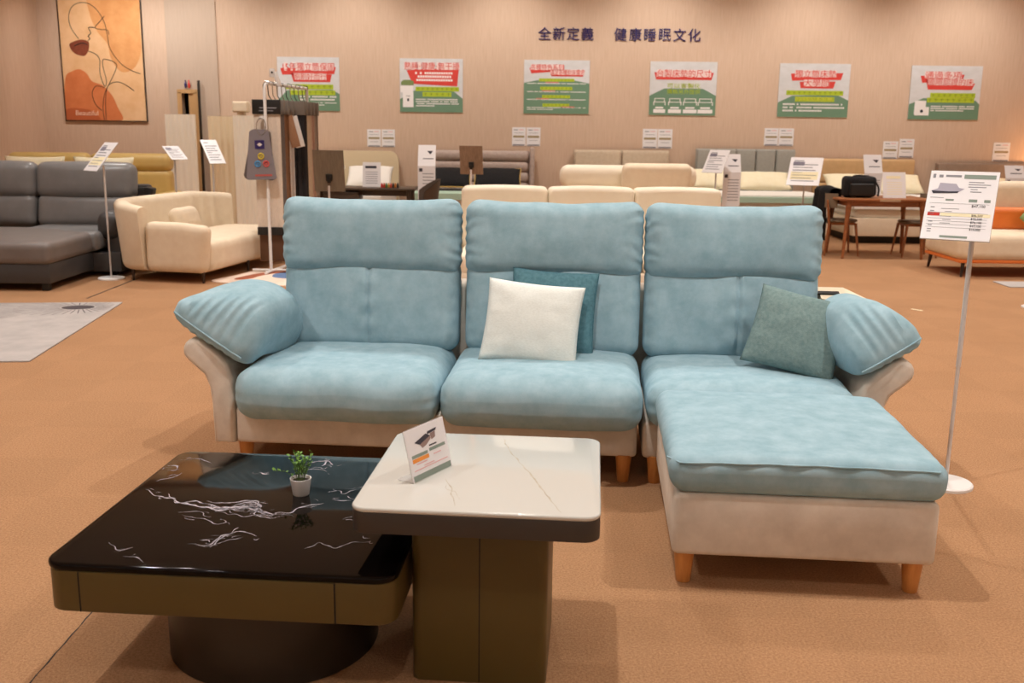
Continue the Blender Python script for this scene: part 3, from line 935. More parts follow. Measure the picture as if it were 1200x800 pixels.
# ------------------------------------------------------------------ price stands
def sign_print(panel, w, h, y, style, Mx):
    def part(name, mb, m):
        mb.v = [tuple(Mx @ Vector(v)) for v in mb.v]
        mk(name, mb, m, panel, smooth=0)
    def bar(mb, x0, x1, z0, z1):
        return mb.box(((x0 + x1) / 2 * w, y, (z0 + z1) / 2 * h), ((x1 - x0) * w, 0.0008, (z1 - z0) * h))
    # coordinates: x -.5..+.5, z -.5..+.5 of the sheet
    if style == 'sofa':
        g = MB(); bar(g, -0.46, -0.42, 0.39, 0.45); bar(g, -0.37, -0.31, 0.40, 0.44); bar(g, -0.27, -0.04, 0.41, 0.44)
        for (z, L) in ((0.335, 0.22), (0.30, 0.32), (0.265, 0.26), (0.23, 0.14), (0.195, 0.20)):
            bar(g, 0.08 if L > 0.2 else 0.12, 0.08 + L, z, z + 0.010)
        for z in (-0.045, -0.10, -0.145, -0.255, -0.31, -0.365, -0.40):
            bar(g, -0.42, -0.36, z, z + 0.012)
        for (z, a, b) in ((-0.06, -0.26, 0.0), (-0.10, -0.20, -0.10), (-0.17, -0.27, -0.1), (-0.22, -0.22, -0.10), (-0.27, -0.25, -0.1), (0.10, -0.45, -0.25)):
            bar(g, a, b, z, z + 0.006)
        for z in (0.02, -0.115, -0.20, -0.24, -0.285, -0.33):
            bar(g, -0.45, 0.42, z, z + 0.0025)
        part('printed_text', g, M_ink)
        g = MB(); bar(g, 0.0, 0.46, 0.39, 0.45); bar(g, -0.22, -0.10, 0.06, 0.085); bar(g, 0.12, 0.24, 0.05, 0.09); bar(g, 0.34, 0.43, 0.05, 0.09); bar(g, -0.22, 0.18, -0.475, -0.445)
        part('printed_band', g, M_inkgreen)
        part('printed_highlight', bar(MB(), -0.26, 0.46, -0.165, -0.12), M_inkyellow)
        part('printed_red_tag', bar(MB(), -0.45, -0.27, -0.165, -0.12), M_inkred)
        g = MB(); g.prism([(-0.45 * w, 0.20 * h), (-0.36 * w, 0.235 * h), (-0.34 * w, 0.32 * h), (-0.10 * w, 0.31 * h), (-0.05 * w, 0.25 * h), (0.03 * w, 0.24 * h), (-0.05 * w, 0.19 * h), (-0.2 * w, 0.20 * h), (-0.42 * w, 0.16 * h)], y - 0.0004, y + 0.0004)
        part('printed_sofa_picture', g, mat('ink_lilac', (176, 172, 186), rough=0.8))
        g = MB(); g.prism([(-0.45 * w, 0.20 * h), (-0.42 * w, 0.20 * h), (-0.2 * w, 0.195 * h), (-0.05 * w, 0.20 * h), (-0.06 * w, 0.175 * h), (-0.42 * w, 0.16 * h)], y - 0.0009, y - 0.0005)
        part('printed_sofa_base', g, M_inkdark)
        for (s, z, sz) in (('47,100', -0.01, 0.052), ('86,500', -0.145, 0.042), ('72,500', -0.195, 0.042), ('76,100', -0.245, 0.042), ('47,100', -0.295, 0.042), ('16,000', -0.345, 0.042)):
            me = text_mesh('$' + s, sz * h, 0.0002)
            M2 = Mx @ Matrix.Translation((0.27 * w, y - 0.001, z * h)) @ Matrix.Rotation(R(90), 4, 'X')
            me.transform(M2)
            mk('printed_price', me, M_inkdark, panel, smooth=0)
    else:
        g = MB()
        for i, z in enumerate((0.36, 0.22, 0.12, 0.02, -0.06, -0.16, -0.26, -0.36)):
            bar(g, -0.38, -0.38 + (0.3, 0.75, 0.6, 0.7)[i % 4], z, z + 0.03)
        part('printed_text', g, M_ink)
        if style == 'yellow':
            part('printed_highlight', bar(MB(), -0.42, 0.42, -0.30, -0.02), M_inkyellow)
        if style in ('pic', 'yellow'):
            part('printed_picture', bar(MB(), -0.40, -0.05, 0.20, 0.34), mat('ink_lilac_grey', (132, 128, 142), rough=0.8))

def stand(x, y, face, tilt, w, h, zb, label, style='rows', back=None, base_r=0.085, group='price sign stands', paper=None, pole_lean=0.0, sign_dx=0.0):
    """floor stand; face: 0 looks at -y, + turns towards +x; zb: height of the sign's lower edge at the pole"""
    t = thing('price_stand', label, 'sign', (x, y, 0), R(face), group)
    mk('base', MB().lathe([(base_r, 0.0), (base_r, 0.012), (base_r - 0.006, 0.018), (0.001, 0.020)], seg=40), M_white, t)
    zp = zb + 0.05
    mk('pole', MB().tube([(pole_lean * (1 - z), 0.0, z) for z in (0.018, 0.35, 0.7, zp)], 0.0085, 12).tube([(0, 0, 0.55), (0, 0, 0.56), (0, 0, zp)], 0.0105, 12), M_pole, t)
    Mx = Matrix.Translation((sign_dx, -0.02, zb + h / 2 * math.cos(R(tilt)))) @ Matrix.Rotation(R(-tilt), 4, 'X')
    p = MB().box((0, 0, 0), (w, 0.004, h))
    p.v = [tuple(Mx @ Vector(v)) for v in p.v]
    panel = mk('sign_panel', p, M_paper if not paper else paper, t, smooth=0)
    q = MB().box((0, 0.0035, 0), (w + 0.004, 0.003, h + 0.004))
    q.v = [tuple(Mx @ Vector(v)) for v in q.v]
    mk('backing', q, back or M_acryl, t, smooth=0)
    c = MB().box((0, 0.016, -h * 0.16), (0.055, 0.02, 0.06), 0.004).box((0, 0.026, -h * 0.22), (0.03, 0.02, 0.05), 0.004)
    c.v = [tuple(Mx @ Vector(v)) for v in c.v]
    mk('clamp', c, M_black, t)
    sign_print(panel, w, h, -0.0026, style, Mx)
    return t

stand(1.972, 4.284, -30, 30, 0.272, 0.325, 1.115, 'white price stand with printed sofa price list at the chaise corner', 'sofa', base_r=0.115, sign_dx=-0.06)
stand(4.80, 9.06, 75, 25, 0.21, 0.30, 1.10, 'price stand at the far right edge, only its white round base showing', 'rows', base_r=0.10)
stand(-4.13, 10.15, -40, 42, 0.26, 0.37, 1.10, 'white price stand in front of the grey sofa', 'yellow', base_r=0.13)
stand(-4.03, 12.0, 42, 60, 0.20, 0.30, 1.16, 'white price stand with flat sign behind the cream sofa, nearer the painting', 'pic')
stand(-3.58, 12.0, 42, 42, 0.20, 0.36, 1.12, 'white price stand with steep sign behind the cream sofa, nearer the swatch rack', 'rows')
stand(-1.655, 9.0, 176, 8, 0.275, 0.365, 0.99, 'sign stand seen from behind, shade-toned grey-brown back with black clamp by the swatch rack', 'rows', back=M_signback_shaded)
stand(-0.47, 11.0, 172, 12, 0.25, 0.31, 1.07, 'sign stand seen from behind, shade-toned wood-grain back before the mauve bed', 'rows', back=M_signwood_shaded)
stand(2.72, 13.6, -40, 35, 0.30, 0.36, 1.02, 'price stand with tilted white sheet in front of the grey bed', 'pic')
stand(3.86, 13.4, -25, 38, 0.42, 0.45, 0.88, 'price stand with wide cream-banded sheet between the grey and tan beds', 'yellow')
def tall_sign(x, y, w, ztop, zmid, z0, label, face=0, wp=None, on_bed=False):
    t = thing('display_sign', label, 'sign', (x, y, 0), R(face), 'tall sheet signs by the beds')
    lo = mk('lower_panel', MB().box((0, 0, (z0 + zmid) / 2), (w, 0.012, zmid - z0)), M_paper, t, smooth=0)
    Mx = Matrix.Translation((0, 0.0, zmid)) @ Matrix.Rotation(R(-24), 4, 'X')
    hh = (ztop - zmid) / math.cos(R(24))
    q = MB().box((0, 0, hh / 2), (w, 0.006, hh)); q.v = [tuple(Mx @ Vector(v)) for v in q.v]
    up = mk('upper_panel', q, M_paper, t, smooth=0)
    g = MB()
    for i in range(8):
        z = zmid - 0.10 - i * (zmid - z0) * 0.085
        g.box((0.02, -0.0065, z), (w * 0.62, 0.001, 0.010))
    mk('printed_text', g, M_ink, lo, smooth=0)
    mk('printed_logo', MB().box((-w * 0.33, -0.0065, zmid - 0.05), (0.045, 0.001, 0.045)), M_inkdark, lo, smooth=0)
    g = MB().box((0.02, -0.0035, hh * 0.35), (w * 0.6, 0.001, 0.012)).prism([(-0.0, hh * 0.72), (w * 0.34, hh * 0.72), (w * 0.2, hh * 0.55)], -0.0040, -0.0032)
    g.v = [tuple(Mx @ Vector(v)) for v in g.v]
    mk('printed_picture', g, M_inkdark, up, smooth=0)
    if on_bed:
        mk('foot', MB().box((0, 0.04, z0 - 0.005), (w, 0.14, 0.014)), M_white, t, smooth=0)
    else:
        mk('post', MB().box((0, 0.02, z0 / 2 + 0.1), (0.03, 0.02, z0 + 0.2)), M_white, t, smooth=0)
        mk('foot', MB().box((0, 0.02, 0.01), (w, 0.2, 0.02)), M_white, t, smooth=0)
    return t
tall_sign(-1.17, 13.5, 0.235, 1.335, 1.06, 0.55, 'tall white sheet sign standing left of the mauve headboard')
tall_sign(2.96, 13.7, 0.24, 1.26, 1.02, 0.56, 'tall white sheet sign standing before the grey headboard')
tall_sign(5.16, 14.5, 0.26, 1.26, 1.0, 0.66, 'tall white sheet sign standing behind the black bag', on_bed=True)
tall_sign(7.05, 14.2, 0.27, 1.14, 0.97, 0.5, 'tall white sheet sign before the taupe headboard at right')
def table_card(x, y, z, w, h, label, face=0, tilt=12, yel=False):
    t = thing('table_card', label, 'price card', (x, y, z), R(face), 'printed cards standing on furniture')
    Mx = Matrix.Rotation(R(-tilt), 4, 'X')
    q = MB().box((0, 0, h / 2), (w, 0.004, h)); q.v = [tuple(Mx @ Vector(v)) for v in q.v]
    p = mk('printed_sheet', q, M_paper, t, smooth=0)
    mk('foot', MB().box((0, 0.04, 0.003), (w, 0.08, 0.006)), M_acryl, t, smooth=0)
    g = MB()
    for i in range(6):
        g.box((0, -0.0026, h * (0.6 - i * 0.09)), (w * 0.66, 0.001, h * 0.022))
    g.v = [tuple(Mx @ Vector(v)) for v in g.v]
    mk('printed_text', g, M_ink if not yel else M_inkyellow, p, smooth=0)
    g = MB().box((-0.01, -0.0026, h * 0.8), (w * 0.62, 0.001, h * 0.10)); g.v = [tuple(Mx @ Vector(v)) for v in g.v]
    mk('printed_picture', g, M_inkdark if not yel else M_inkyellow, p, smooth=0)
    return t

# ------------------------------------------------------------------ wall letters, posters, sheets
for i, ch in enumerate('全新定義健康睡眠文化'):
    k = i if i < 4 else i
    x = 0.458 + i * 0.2275 if i < 4 else 1.665 + (i - 4) * 0.2345
    me = text_mesh(ch, 0.212, 0.012, 0.0)
    xs = [v.co.x for v in me.vertices]; ys = [v.co.y for v in me.vertices]
    me.transform(Matrix.Translation((-(min(xs) + max(xs)) / 2, -(min(ys) + max(ys)) / 2, 0)))
    o = mk('wall_letter', me, M_letter, None, (x, WY - 0.013, 3.052), (R(90), 0, 0), smooth=0)
    tag(o, 'navy raised character %s, %s in the %s slogan word on the wall' % (ch, ('first', 'second', 'third', 'fourth', 'fifth', 'last')[i if i < 4 else i - 4], 'left' if i < 4 else 'right'), 'letter', 'raised slogan characters on the wall')

M_pgrey = mat('poster_pale', (206, 206, 206), rough=0.5, c2=(216, 216, 218), scale=5, stretch=(1, 1, 2))
M_pgreen = mat('poster_green', (108, 142, 116), rough=0.5)
M_pred = mat('poster_red', (214, 66, 58), rough=0.5)
M_plime = mat('poster_lime', (176, 196, 46), rough=0.5)
M_plime2 = mat('poster_lime_dark', (136, 158, 40), rough=0.5)
M_pwhite = mat('poster_white', (240, 236, 234), rough=0.5)
M_phalo = mat('poster_halo', (238, 214, 210), rough=0.5)
PSEED = random.Random(5)
def poster(x0, x1, z0, z1, label, title, red, green, lime, glyphs, extra=None):
    w, h = x1 - x0, z1 - z0
    t = thing('wall_poster', label, 'poster', ((x0 + x1) / 2, WY, z0), 0, 'posters along the back wall')
    bd = mk('board', MB().box((0, -0.008, h / 2), (w, 0.016, h)), M_pgrey, t, smooth=0)
    X = lambda u: (u - 0.5) * w
    Z = lambda v: (1 - v) * h
    def poly(pts, y, m, nm):
        mk(nm, MB().prism([(X(a), Z(b)) for (a, b) in pts], y - 0.001, y), m, bd, smooth=0)
    poly(green, -0.0165, M_pgreen, 'printed_ground')
    for r_ in red:
        poly(r_, -0.018, M_pred, 'printed_red_banner')
    g = MB(); g2 = MB()
    for (a, b, v, sz) in lime:           # rows of lime lettering, too small to read
        g.box((X((a + b) / 2), -0.0185, Z(v)), ((b - a) * w, 0.001, sz * h))
        nn = max(4, int((b - a) * w / (sz * h * 1.15)))
        for i in range(nn):
            cx = a + (b - a) * (i + 0.5) / nn
            g2.box((X(cx), -0.0195, Z(v)), ((b - a) * w / nn * 0.12, 0.001, sz * h * 0.7)).box((X(cx), -0.0195, Z(v) + sz * h * 0.1), ((b - a) * w / nn * 0.6, 0.001, sz * h * 0.12))
    if lime:
        mk('printed_lime_band', g, M_plime, bd, smooth=0); mk('printed_lime_strokes', g2, M_plime2, bd, smooth=0)
    g = MB()
    for (a, b, v, sz) in glyphs:          # lines of body copy
        n = max(6, int((b - a) * w / (sz * h * 1.1)))
        for i in range(n):
            if PSEED.random() < 0.08: continue
            cx = a + (b - a) * (i + 0.5) / n
            g.box((X(cx), -0.0195, Z(v)), ((b - a) * w / n * 0.78, 0.001, sz * h))
    if glyphs:
        mk('printed_text', g, M_pwhite, bd, smooth=0)
    for (s, u, v, sz, tw) in title:
        halo = MB(); n = len(s); pw = tw * 1.04 * w / n
        for i, ch in enumerate(s):            # pale halo behind every title character
            k = 0.45 if ch in '·15' else 1.02
            halo.box((X(u) + (i - (n - 1) / 2) * pw, -0.0190, Z(v)), (pw * k, 0.001, sz * 0.98 * h), 0.0)
        mk('printed_title_halo', halo, M_phalo, bd, smooth=0, kind='stuff')
        me = text_mesh(s, sz * 1.12 * h, 0.0004, 0.0, width=tw * 1.04 * w)
        ys_ = [q.co.y for q in me.vertices]
        me.transform(Matrix.Translation((0, -(min(ys_) + max(ys_)) / 2, 0)))
        mk('printed_title', me, M_pred, bd, (X(u), -0.0212, Z(v)), (R(90), 0, 0), smooth=0)
    if extra:
        extra(bd, X, Z, w, h)
    return t
PZ0, PZ1 = 1.81, 2.645
poster(-3.81, -2.82, PZ0, PZ1, 'poster titled 15年獨立筒保固, partly behind the swatch rack', [('15年獨立筒保固', 0.5, 0.18, 0.15, 0.80), ('刷刷好而行', 0.53, 0.36, 0.13, 0.50)],
       [[(0.05, 0.21), (0.95, 0.18), (0.92, 0.31), (0.08, 0.33)], [(0.22, 0.30), (0.88, 0.32), (0.85, 0.46), (0.26, 0.46)]],
       [(0, 1), (0, 0.80), (0.15, 0.62), (0.88, 0.60), (1, 0.68), (1, 1)], [(0.12, 0.90, 0.55, 0.09), (0.2, 0.93, 0.66, 0.09)],
       [(0.35, 0.95, 0.735, 0.03), (0.35, 0.92, 0.79, 0.03), (0.35, 0.95, 0.85, 0.016), (0.35, 0.75, 0.89, 0.016)])
def p2x(bd, X, Z, w, h):
    mk('printed_box', MB().prism([(X(0.02), Z(0.50)), (X(0.22), Z(0.50)), (X(0.22), Z(0.42)), (X(0.16), Z(0.40)), (X(0.06), Z(0.40)), (X(0.02), Z(0.44))], -0.021, -0.02), mat('poster_olive', (120, 138, 84)), bd, smooth=0)
    mk('printed_carton', MB().box((X(0.11), -0.0205, Z(0.57)), (0.2 * w, 0.001, 0.13 * h)).box((X(0.13), -0.0206, Z(0.77)), (0.17 * w, 0.001, 0.28 * h)), M_pwhite, bd, smooth=0)
    mk('printed_mark', MB().box((X(0.13), -0.0215, Z(0.77)), (0.03 * w, 0.001, 0.05 * h)).box((X(0.13), -0.0215, Z(0.70)), (0.06 * w, 0.001, 0.01 * h)), M_inkdark, bd, smooth=0)
poster(-1.85, -0.84, PZ0, PZ1, 'poster titled 熟睡健康無干擾 with a white carton picture', [('熟睡·健康·無干擾', 0.51, 0.14, 0.14, 0.84)],
       [[(0.11, 0.22), (0.94, 0.16), (0.91, 0.51), (0.2, 0.47)]],
       [(0, 1), (0, 0.76), (0.26, 0.58), (0.5, 0.56), (0.85, 0.6), (1, 0.74), (1, 1)], [(0.25, 0.94, 0.565, 0.08), (0.36, 0.82, 0.665, 0.085)],
       [(0.24, 0.84, 0.27, 0.04), (0.28, 0.82, 0.335, 0.04), (0.26, 0.84, 0.40, 0.04), (0.25, 0.92, 0.76, 0.022), (0.25, 0.92, 0.80, 0.022), (0.25, 0.94, 0.84, 0.022), (0.25, 0.55, 0.88, 0.022)], p2x)
def p3x(bd, X, Z, w, h):
    g = MB()
    for (v, a) in ((0.415, 0.33), (0.57, 0.28), (0.72, 0.19), (0.87, 0.58)):
        g.box((X(a + 0.1), -0.0205, Z(v)), (0.2 * w, 0.001, 0.018 * h))
    mk('printed_pink_text', g, mat('poster_salmon', (214, 130, 116)), bd, smooth=0)
poster(0.14, 1.19, PZ0, PZ1, 'poster with four lime headings on a green hill, below the navy slogan', [('各種特色系列', 0.35, 0.135, 0.11, 0.48), ('滿足各種對床需求', 0.66, 0.225, 0.10, 0.50)],
       [[(0.08, 0.15), (0.61, 0.09), (0.61, 0.17), (0.40, 0.22), (0.11, 0.25)], [(0.39, 0.21), (0.93, 0.19), (0.90, 0.30), (0.42, 0.30)]],
       [(0, 1), (0, 0.43), (0.2, 0.38), (0.35, 0.355), (0.5, 0.345), (0.65, 0.355), (0.82, 0.385), (1, 0.43), (1, 1)],
       [(0.23, 0.77, 0.37, 0.055), (0.25, 0.74, 0.525, 0.06), (0.28, 0.71, 0.68, 0.06), (0.29, 0.70, 0.84, 0.06)],
       [(0.05, 0.95, 0.435, 0.016), (0.05, 0.95, 0.59, 0.016), (0.05, 0.95, 0.735, 0.016), (0.05, 0.95, 0.885, 0.016), (0.05, 0.45, 0.92, 0.016)], p3x)
def p4x(bd, X, Z, w, h):
    g = MB()
    for i in range(4):
        c = 0.155 + i * 0.23
        hw = 0.085 + i * 0.007
        g.box((X(c), -0.0195, Z(0.69)), (hw * 1.7 * w, 0.001, 0.012 * h)).box((X(c), -0.0195, Z(0.755)), (hw * 2 * w, 0.001, 0.012 * h))
        for s in (-1, 1):
            g.box((X(c + s * hw), -0.0195, Z(0.78)), (0.012 * w, 0.001, 0.07 * h)).box((X(c + s * hw * 0.85), -0.0195, Z(0.72)), (0.010 * w, 0.001, 0.07 * h))
        g.box((X(c), -0.0195, Z(0.86)), (hw * 1.4 * w, 0.001, 0.03 * h)).box((X(c), -0.0195, Z(0.925)), (hw * 2.1 * w, 0.001, 0.07 * h))
    mk('printed_bed_icons', g, M_pwhite, bd, smooth=0)
    for (s, v) in (('可以客製化', 0.455), ('價格另外提供', 0.565)):
        mk('printed_lime_text', text_mesh(s, 0.10 * h, 0.0004, 0.0, width=0.5 * w), M_plime, bd, (X(0.51), -0.0205, Z(v)), (R(90), 0, 0), smooth=0)
poster(2.16, 3.23, PZ0, PZ1, 'poster titled 台製床墊的尺寸 with four white bed icons', [('台製床墊的尺寸', 0.505, 0.22, 0.14, 0.78)],
       [[(0.06, 0.20), (0.95, 0.20), (0.92, 0.335), (0.09, 0.335)]],
       [(0, 1), (0, 0.64), (0.22, 0.5), (0.8, 0.5), (1, 0.63), (1, 1)], [], [], p4x)
def p5x(bd, X, Z, w, h):
    mk('printed_lime_text', text_mesh('的床墊比較好睡', 0.09 * h, 0.0004, 0.0, width=0.52 * w), mat('poster_yellow', (214, 214, 70)), bd, (X(0.51), -0.0215, Z(0.665)), (R(90), 0, 0), smooth=0)
poster(4.23, 5.36, 1.805, 2.64, 'poster titled 獨立筒床墊大學問, above the papers over the grey bed', [('獨立筒床墊', 0.51, 0.19, 0.135, 0.56), ('大學問', 0.53, 0.36, 0.13, 0.34)],
       [[(0.16, 0.19), (0.90, 0.17), (0.87, 0.30), (0.18, 0.32)], [(0.29, 0.34), (0.80, 0.33), (0.77, 0.46), (0.31, 0.46)]],
       [(0, 1), (0, 0.73), (0.2, 0.6), (0.84, 0.58), (1, 0.68), (1, 1)], [(0.11, 0.92, 0.545, 0.085), (0.24, 0.80, 0.665, 0.09)],
       [(0.07, 0.92, 0.76, 0.03), (0.07, 0.95, 0.82, 0.03), (0.07, 0.63, 0.88, 0.03)], p5x)
def p6x(bd, X, Z, w, h):
    mk('printed_certificate', MB().box((X(0.16), -0.0205, Z(0.78)), (0.16 * w, 0.001, 0.26 * h)).box((X(0.19), -0.0212, Z(0.845)), (0.2 * w, 0.001, 0.16 * h)), M_pwhite, bd, smooth=0)
    mk('printed_seal', MB().prism([(X(0.185) + 0.026 * math.cos(a * 0.524), Z(0.845) + 0.026 * math.sin(a * 0.524)) for a in range(12)], -0.0225, -0.0215), M_inkdark, bd, smooth=0)
poster(6.34, 7.47, 1.79, 2.63, 'poster titled 通過多項國際認證的床 with certificates, rightmost on the wall', [('通過多項', 0.45, 0.17, 0.13, 0.50), ('國際認證的床', 0.56, 0.30, 0.125, 0.62)],
       [[(0.13, 0.19), (0.75, 0.16), (0.73, 0.24), (0.3, 0.30), (0.16, 0.32)], [(0.21, 0.27), (0.91, 0.32), (0.87, 0.44), (0.25, 0.44)]],
       [(0, 1), (0, 0.72), (0.2, 0.6), (0.95, 0.64), (1, 0.71), (1, 1)], [(0.29, 0.93, 0.545, 0.085), (0.25, 0.92, 0.635, 0.09)],
       [(0.31, 0.93, 0.75, 0.022), (0.31, 0.93, 0.79, 0.022), (0.31, 0.8, 0.83, 0.022)], p6x)

SHEETS = [(-2.39, -2.17, 1.25, 1.53, 'over the cream headboard, left of its pair'), (-2.155, -1.94, 1.25, 1.53, 'over the cream headboard, right of its pair'),
          (-0.04, 0.18, 1.295, 1.59, 'over the mauve headboard, left of its pair'), (0.195, 0.42, 1.295, 1.59, 'over the mauve headboard, right of its pair'),
          (2.08, 2.315, 1.28, 1.59, 'over the beige headboard, left of its pair'), (2.325, 2.56, 1.28, 1.59, 'over the beige headboard, right of its pair'),
          (4.05, 4.275, 1.345, 1.625, 'over the grey headboard, left of its pair'), (4.285, 4.525, 1.345, 1.625, 'over the grey headboard, right of its pair'),
          (5.99, 6.23, 1.16, 1.44, 'over the tan headboard, lower of its pair'), (6.25, 6.49, 1.18, 1.48, 'over the tan headboard, higher of its pair'),
          (7.78, 8.05, 1.14, 1.44, 'over the taupe headboard, single')]
for (x0, x1, z0, z1, lb) in SHEETS:
    w, h = x1 - x0, z1 - z0
    t = thing('wall_sheet', 'small white printed sheet on the wall ' + lb, 'paper', ((x0 + x1) / 2, WY, z0), 0, 'printed sheets taped over the headboards')
    p = mk('paper', MB().box((0, -0.003, h / 2), (w, 0.006, h)), M_paper, t, smooth=0)
    mk('printed_band', MB().box((0, -0.0065, h * 0.50), (w * 0.82, 0.001, h * 0.11)), M_gold, p, smooth=0)
    mk('printed_text', MB().box((-w * 0.22, -0.0065, h * 0.86), (w * 0.3, 0.001, h * 0.045)).box((0, -0.0065, h * 0.05), (w * 0.86, 0.001, h * 0.07)).box((0, -0.0065, h * 0.7), (w * 0.7, 0.001, h * 0.02)).box((0, -0.0065, h * 0.3), (w * 0.6, 0.001, h * 0.02)), M_ink, p, smooth=0)
    mk('printed_red_text', MB().box((w * 0.18, -0.0065, h * 0.87), (w * 0.34, 0.001, h * 0.035)), M_inkpink, p, smooth=0)

# ------------------------------------------------------------------ painting
art = thing('framed_painting', 'tall framed line-art portrait in beige and rust tones', 'painting', (-6.595, WY, 1.61))
AW, AH = 1.31, 2.14
A = lambda px, py: (-AW / 2 + (px - (262 + 46 * py / 560.0)) / 388.0 * AW, 1.86 * (1 - py / 563.0))   # zoomed-photo units to canvas metres
cv = mk('canvas', MB().box((0, -0.012, AH / 2), (AW, 0.024, AH)), mat('canvas_beige', (226, 178, 128), rough=0.9, c2=(238, 196, 150), scale=3, detail=8, bump=0.5, bscale=40), art, smooth=0)
fr = 0.014
mk('frame', MB().box((-AW / 2, -0.016, AH / 2), (fr, 0.034, AH)).box((AW / 2, -0.016, AH / 2), (fr, 0.034, AH)).box((0, -0.016, 0), (AW + fr, 0.034, fr)).box((0, -0.016, AH), (AW + fr, 0.034, fr)), mat('frame_dark', (52, 34, 24), rough=0.4), art, smooth=0)
def shape(pts, y, m, nm):
    P = [(v.x, v.y) for v in spline([Vector((*A(*p), 0)) for p in pts], closed=True, n=6)]
    P = [(max(-AW / 2 + 0.008, min(AW / 2 - 0.008, a)), max(0.01, min(AH - 0.01, b))) for (a, b) in P]
    mk(nm, MB().prism(P, y - 0.001, y), m, cv, smooth=0)
shape([(405, -40), (415, 60), (450, 140), (500, 200), (520, 270), (570, 330), (630, 310), (660, 230), (650, 100), (640, -60), (520, -70)], -0.0245, mat('paint_peach', (214, 150, 92), rough=0.9, c2=(228, 168, 110), scale=4, detail=8, bump=0.6, bscale=30), 'painted_peach_shape')
shape([(305, 355), (335, 330), (370, 320), (405, 340), (430, 375), (480, 395), (525, 440), (555, 500), (575, 560), (440, 562), (310, 562), (300, 450)], -0.0252, mat('paint_rust', (206, 116, 66), rough=0.9, c2=(218, 130, 78), scale=5, detail=6, bump=0.4, bscale=40), 'painted_rust_shape')
shape([(310, 510), (380, 505), (440, 520), (470, 562), (380, 565), (312, 562)], -0.0258, mat('paint_brick', (188, 98, 56), rough=0.9), 'painted_brick_shape')
shape([(322, 205), (345, 190), (380, 182), (412, 192), (412, 230), (395, 256), (360, 252), (335, 235)], -0.0258, mat('paint_maroon', (120, 56, 32), rough=0.8, c2=(138, 68, 42), scale=14), 'painted_lips_shape')
def line(pts, r=0.0048):
    P = spline([Vector((A(*p)[0], -0.026, A(*p)[1])) for p in pts], n=7)
    mk('drawn_line', MB().tube(P, r, 6), mat('line_ink', (36, 26, 22), rough=0.6), cv)
line([(365, 178), (330, 130), (318, 80), (330, 35), (365, 13), (410, 16), (450, 45), (485, 100), (500, 160), (515, 225), (560, 285), (610, 320), (660, 338)])
line([(485, 72), (462, 100), (442, 126), (470, 134), (500, 136), (508, 158)])
line([(442, 126), (412, 126), (422, 150), (410, 165), (418, 175), (410, 186)], 0.006)
line([(412, 235), (445, 248), (465, 275), (468, 340), (490, 398), (498, 370), (480, 300), (485, 272), (535, 285), (545, 310), (520, 370), (492, 430), (484, 500), (492, 560)])
line([(630, 418), (580, 385), (540, 378), (505, 400), (495, 470), (500, 558)])
line([(490, 405), (450, 398), (432, 430), (445, 480), (480, 515)])
line([(345, 212), (370, 200), (390, 198), (408, 206)], 0.007)
mk('signature', text_mesh('Beautiful', 0.11, 0.0004, width=0.36), mat('paint_white', (246, 214, 190)), cv, (A(408, 527)[0], -0.0275, A(408, 527)[1]), (R(90), 0, 0), smooth=0)
# restroom figures and pole by the doorway
for (dx, m, nm, lb) in ((-0.025, M_letter, 'restroom_figure', 'small navy restroom figure above the doorway'), (0.03, M_pred, 'restroom_figure', 'small red restroom figure above the doorway')):
    o = mk(nm, MB().lathe([(0.001, 0.0), (0.012, 0.004), (0.022, 0.05), (0.014, 0.09), (0.002, 0.10)], seg=10).lathe([(0.001, 0.10), (0.012, 0.108), (0.012, 0.118), (0.001, 0.128)], seg=10), m, None, (-5.255 + dx, WY - 0.055, 2.14))
    tag(o, lb, 'sign', 'restroom figures')
o = mk('slim_pole', MB().box((0, 0, 1.13), (0.035, 0.035, 2.26), 0.004).box((0, 0, 1.3), (0.042, 0.042, 0.1), 0.004), M_bronze_dark, None, (-5.06, WY - 0.09, 0))
tag(o, 'slim dark metal pole standing at the right of the doorway', 'pole')

# ------------------------------------------------------------------ pleated panels by the doorway
def pleated(x0, x1, y, ztop, label, m, deep=0.015, pitch=0.085, rz=0.0, z0=0.0):
    n = int((x1 - x0) / pitch * 2)
    mb = MB()
    w = x1 - x0
    front = []
    k = n * 4
    for i in range(k + 1):
        xx = -w / 2 + w * i / k
        front.append((xx, -deep * (0.5 + 0.5 * math.cos(2 * math.pi * i / 8.0))))
    poly = front + [(w / 2, 0.03), (-w / 2, 0.03)]
    mb.prism(poly, z0, ztop, axis='z')
    o = mk('pleated_screen', mb, m, None, ((x0 + x1) / 2, y, 0), (0, 0, rz), smooth=50)
    return tag(o, label, 'screen', 'pleated screens by the doorway')
pleated(-5.35, -4.89, 15.6, 1.72, 'cream pleated screen standing in front of the doorway', M_pleat)
pleated(-4.74, -4.32, 15.75, 1.70, 'tan pleated screen standing between the two cream screens', M_pleat2)
pleated(-4.31, -3.95, 15.6, 1.715, 'cream pleated screen nearest the swatch rack', M_pleat)
# pale box on a post, showing over the screens
o = mk('pale_box_post', MB().rbox((0.24, 0.22, 0.17), 0.03, (0, 0, 1.85)).rbox((0.12, 0.12, 1.78), 0.03, (0, 0, 0.89), n=2), M_cream, None, (-4.31, 16.1, 0))
o.name = 'padded_display_post'
tag(o, 'pale padded display post behind the pleated screens', 'display post')

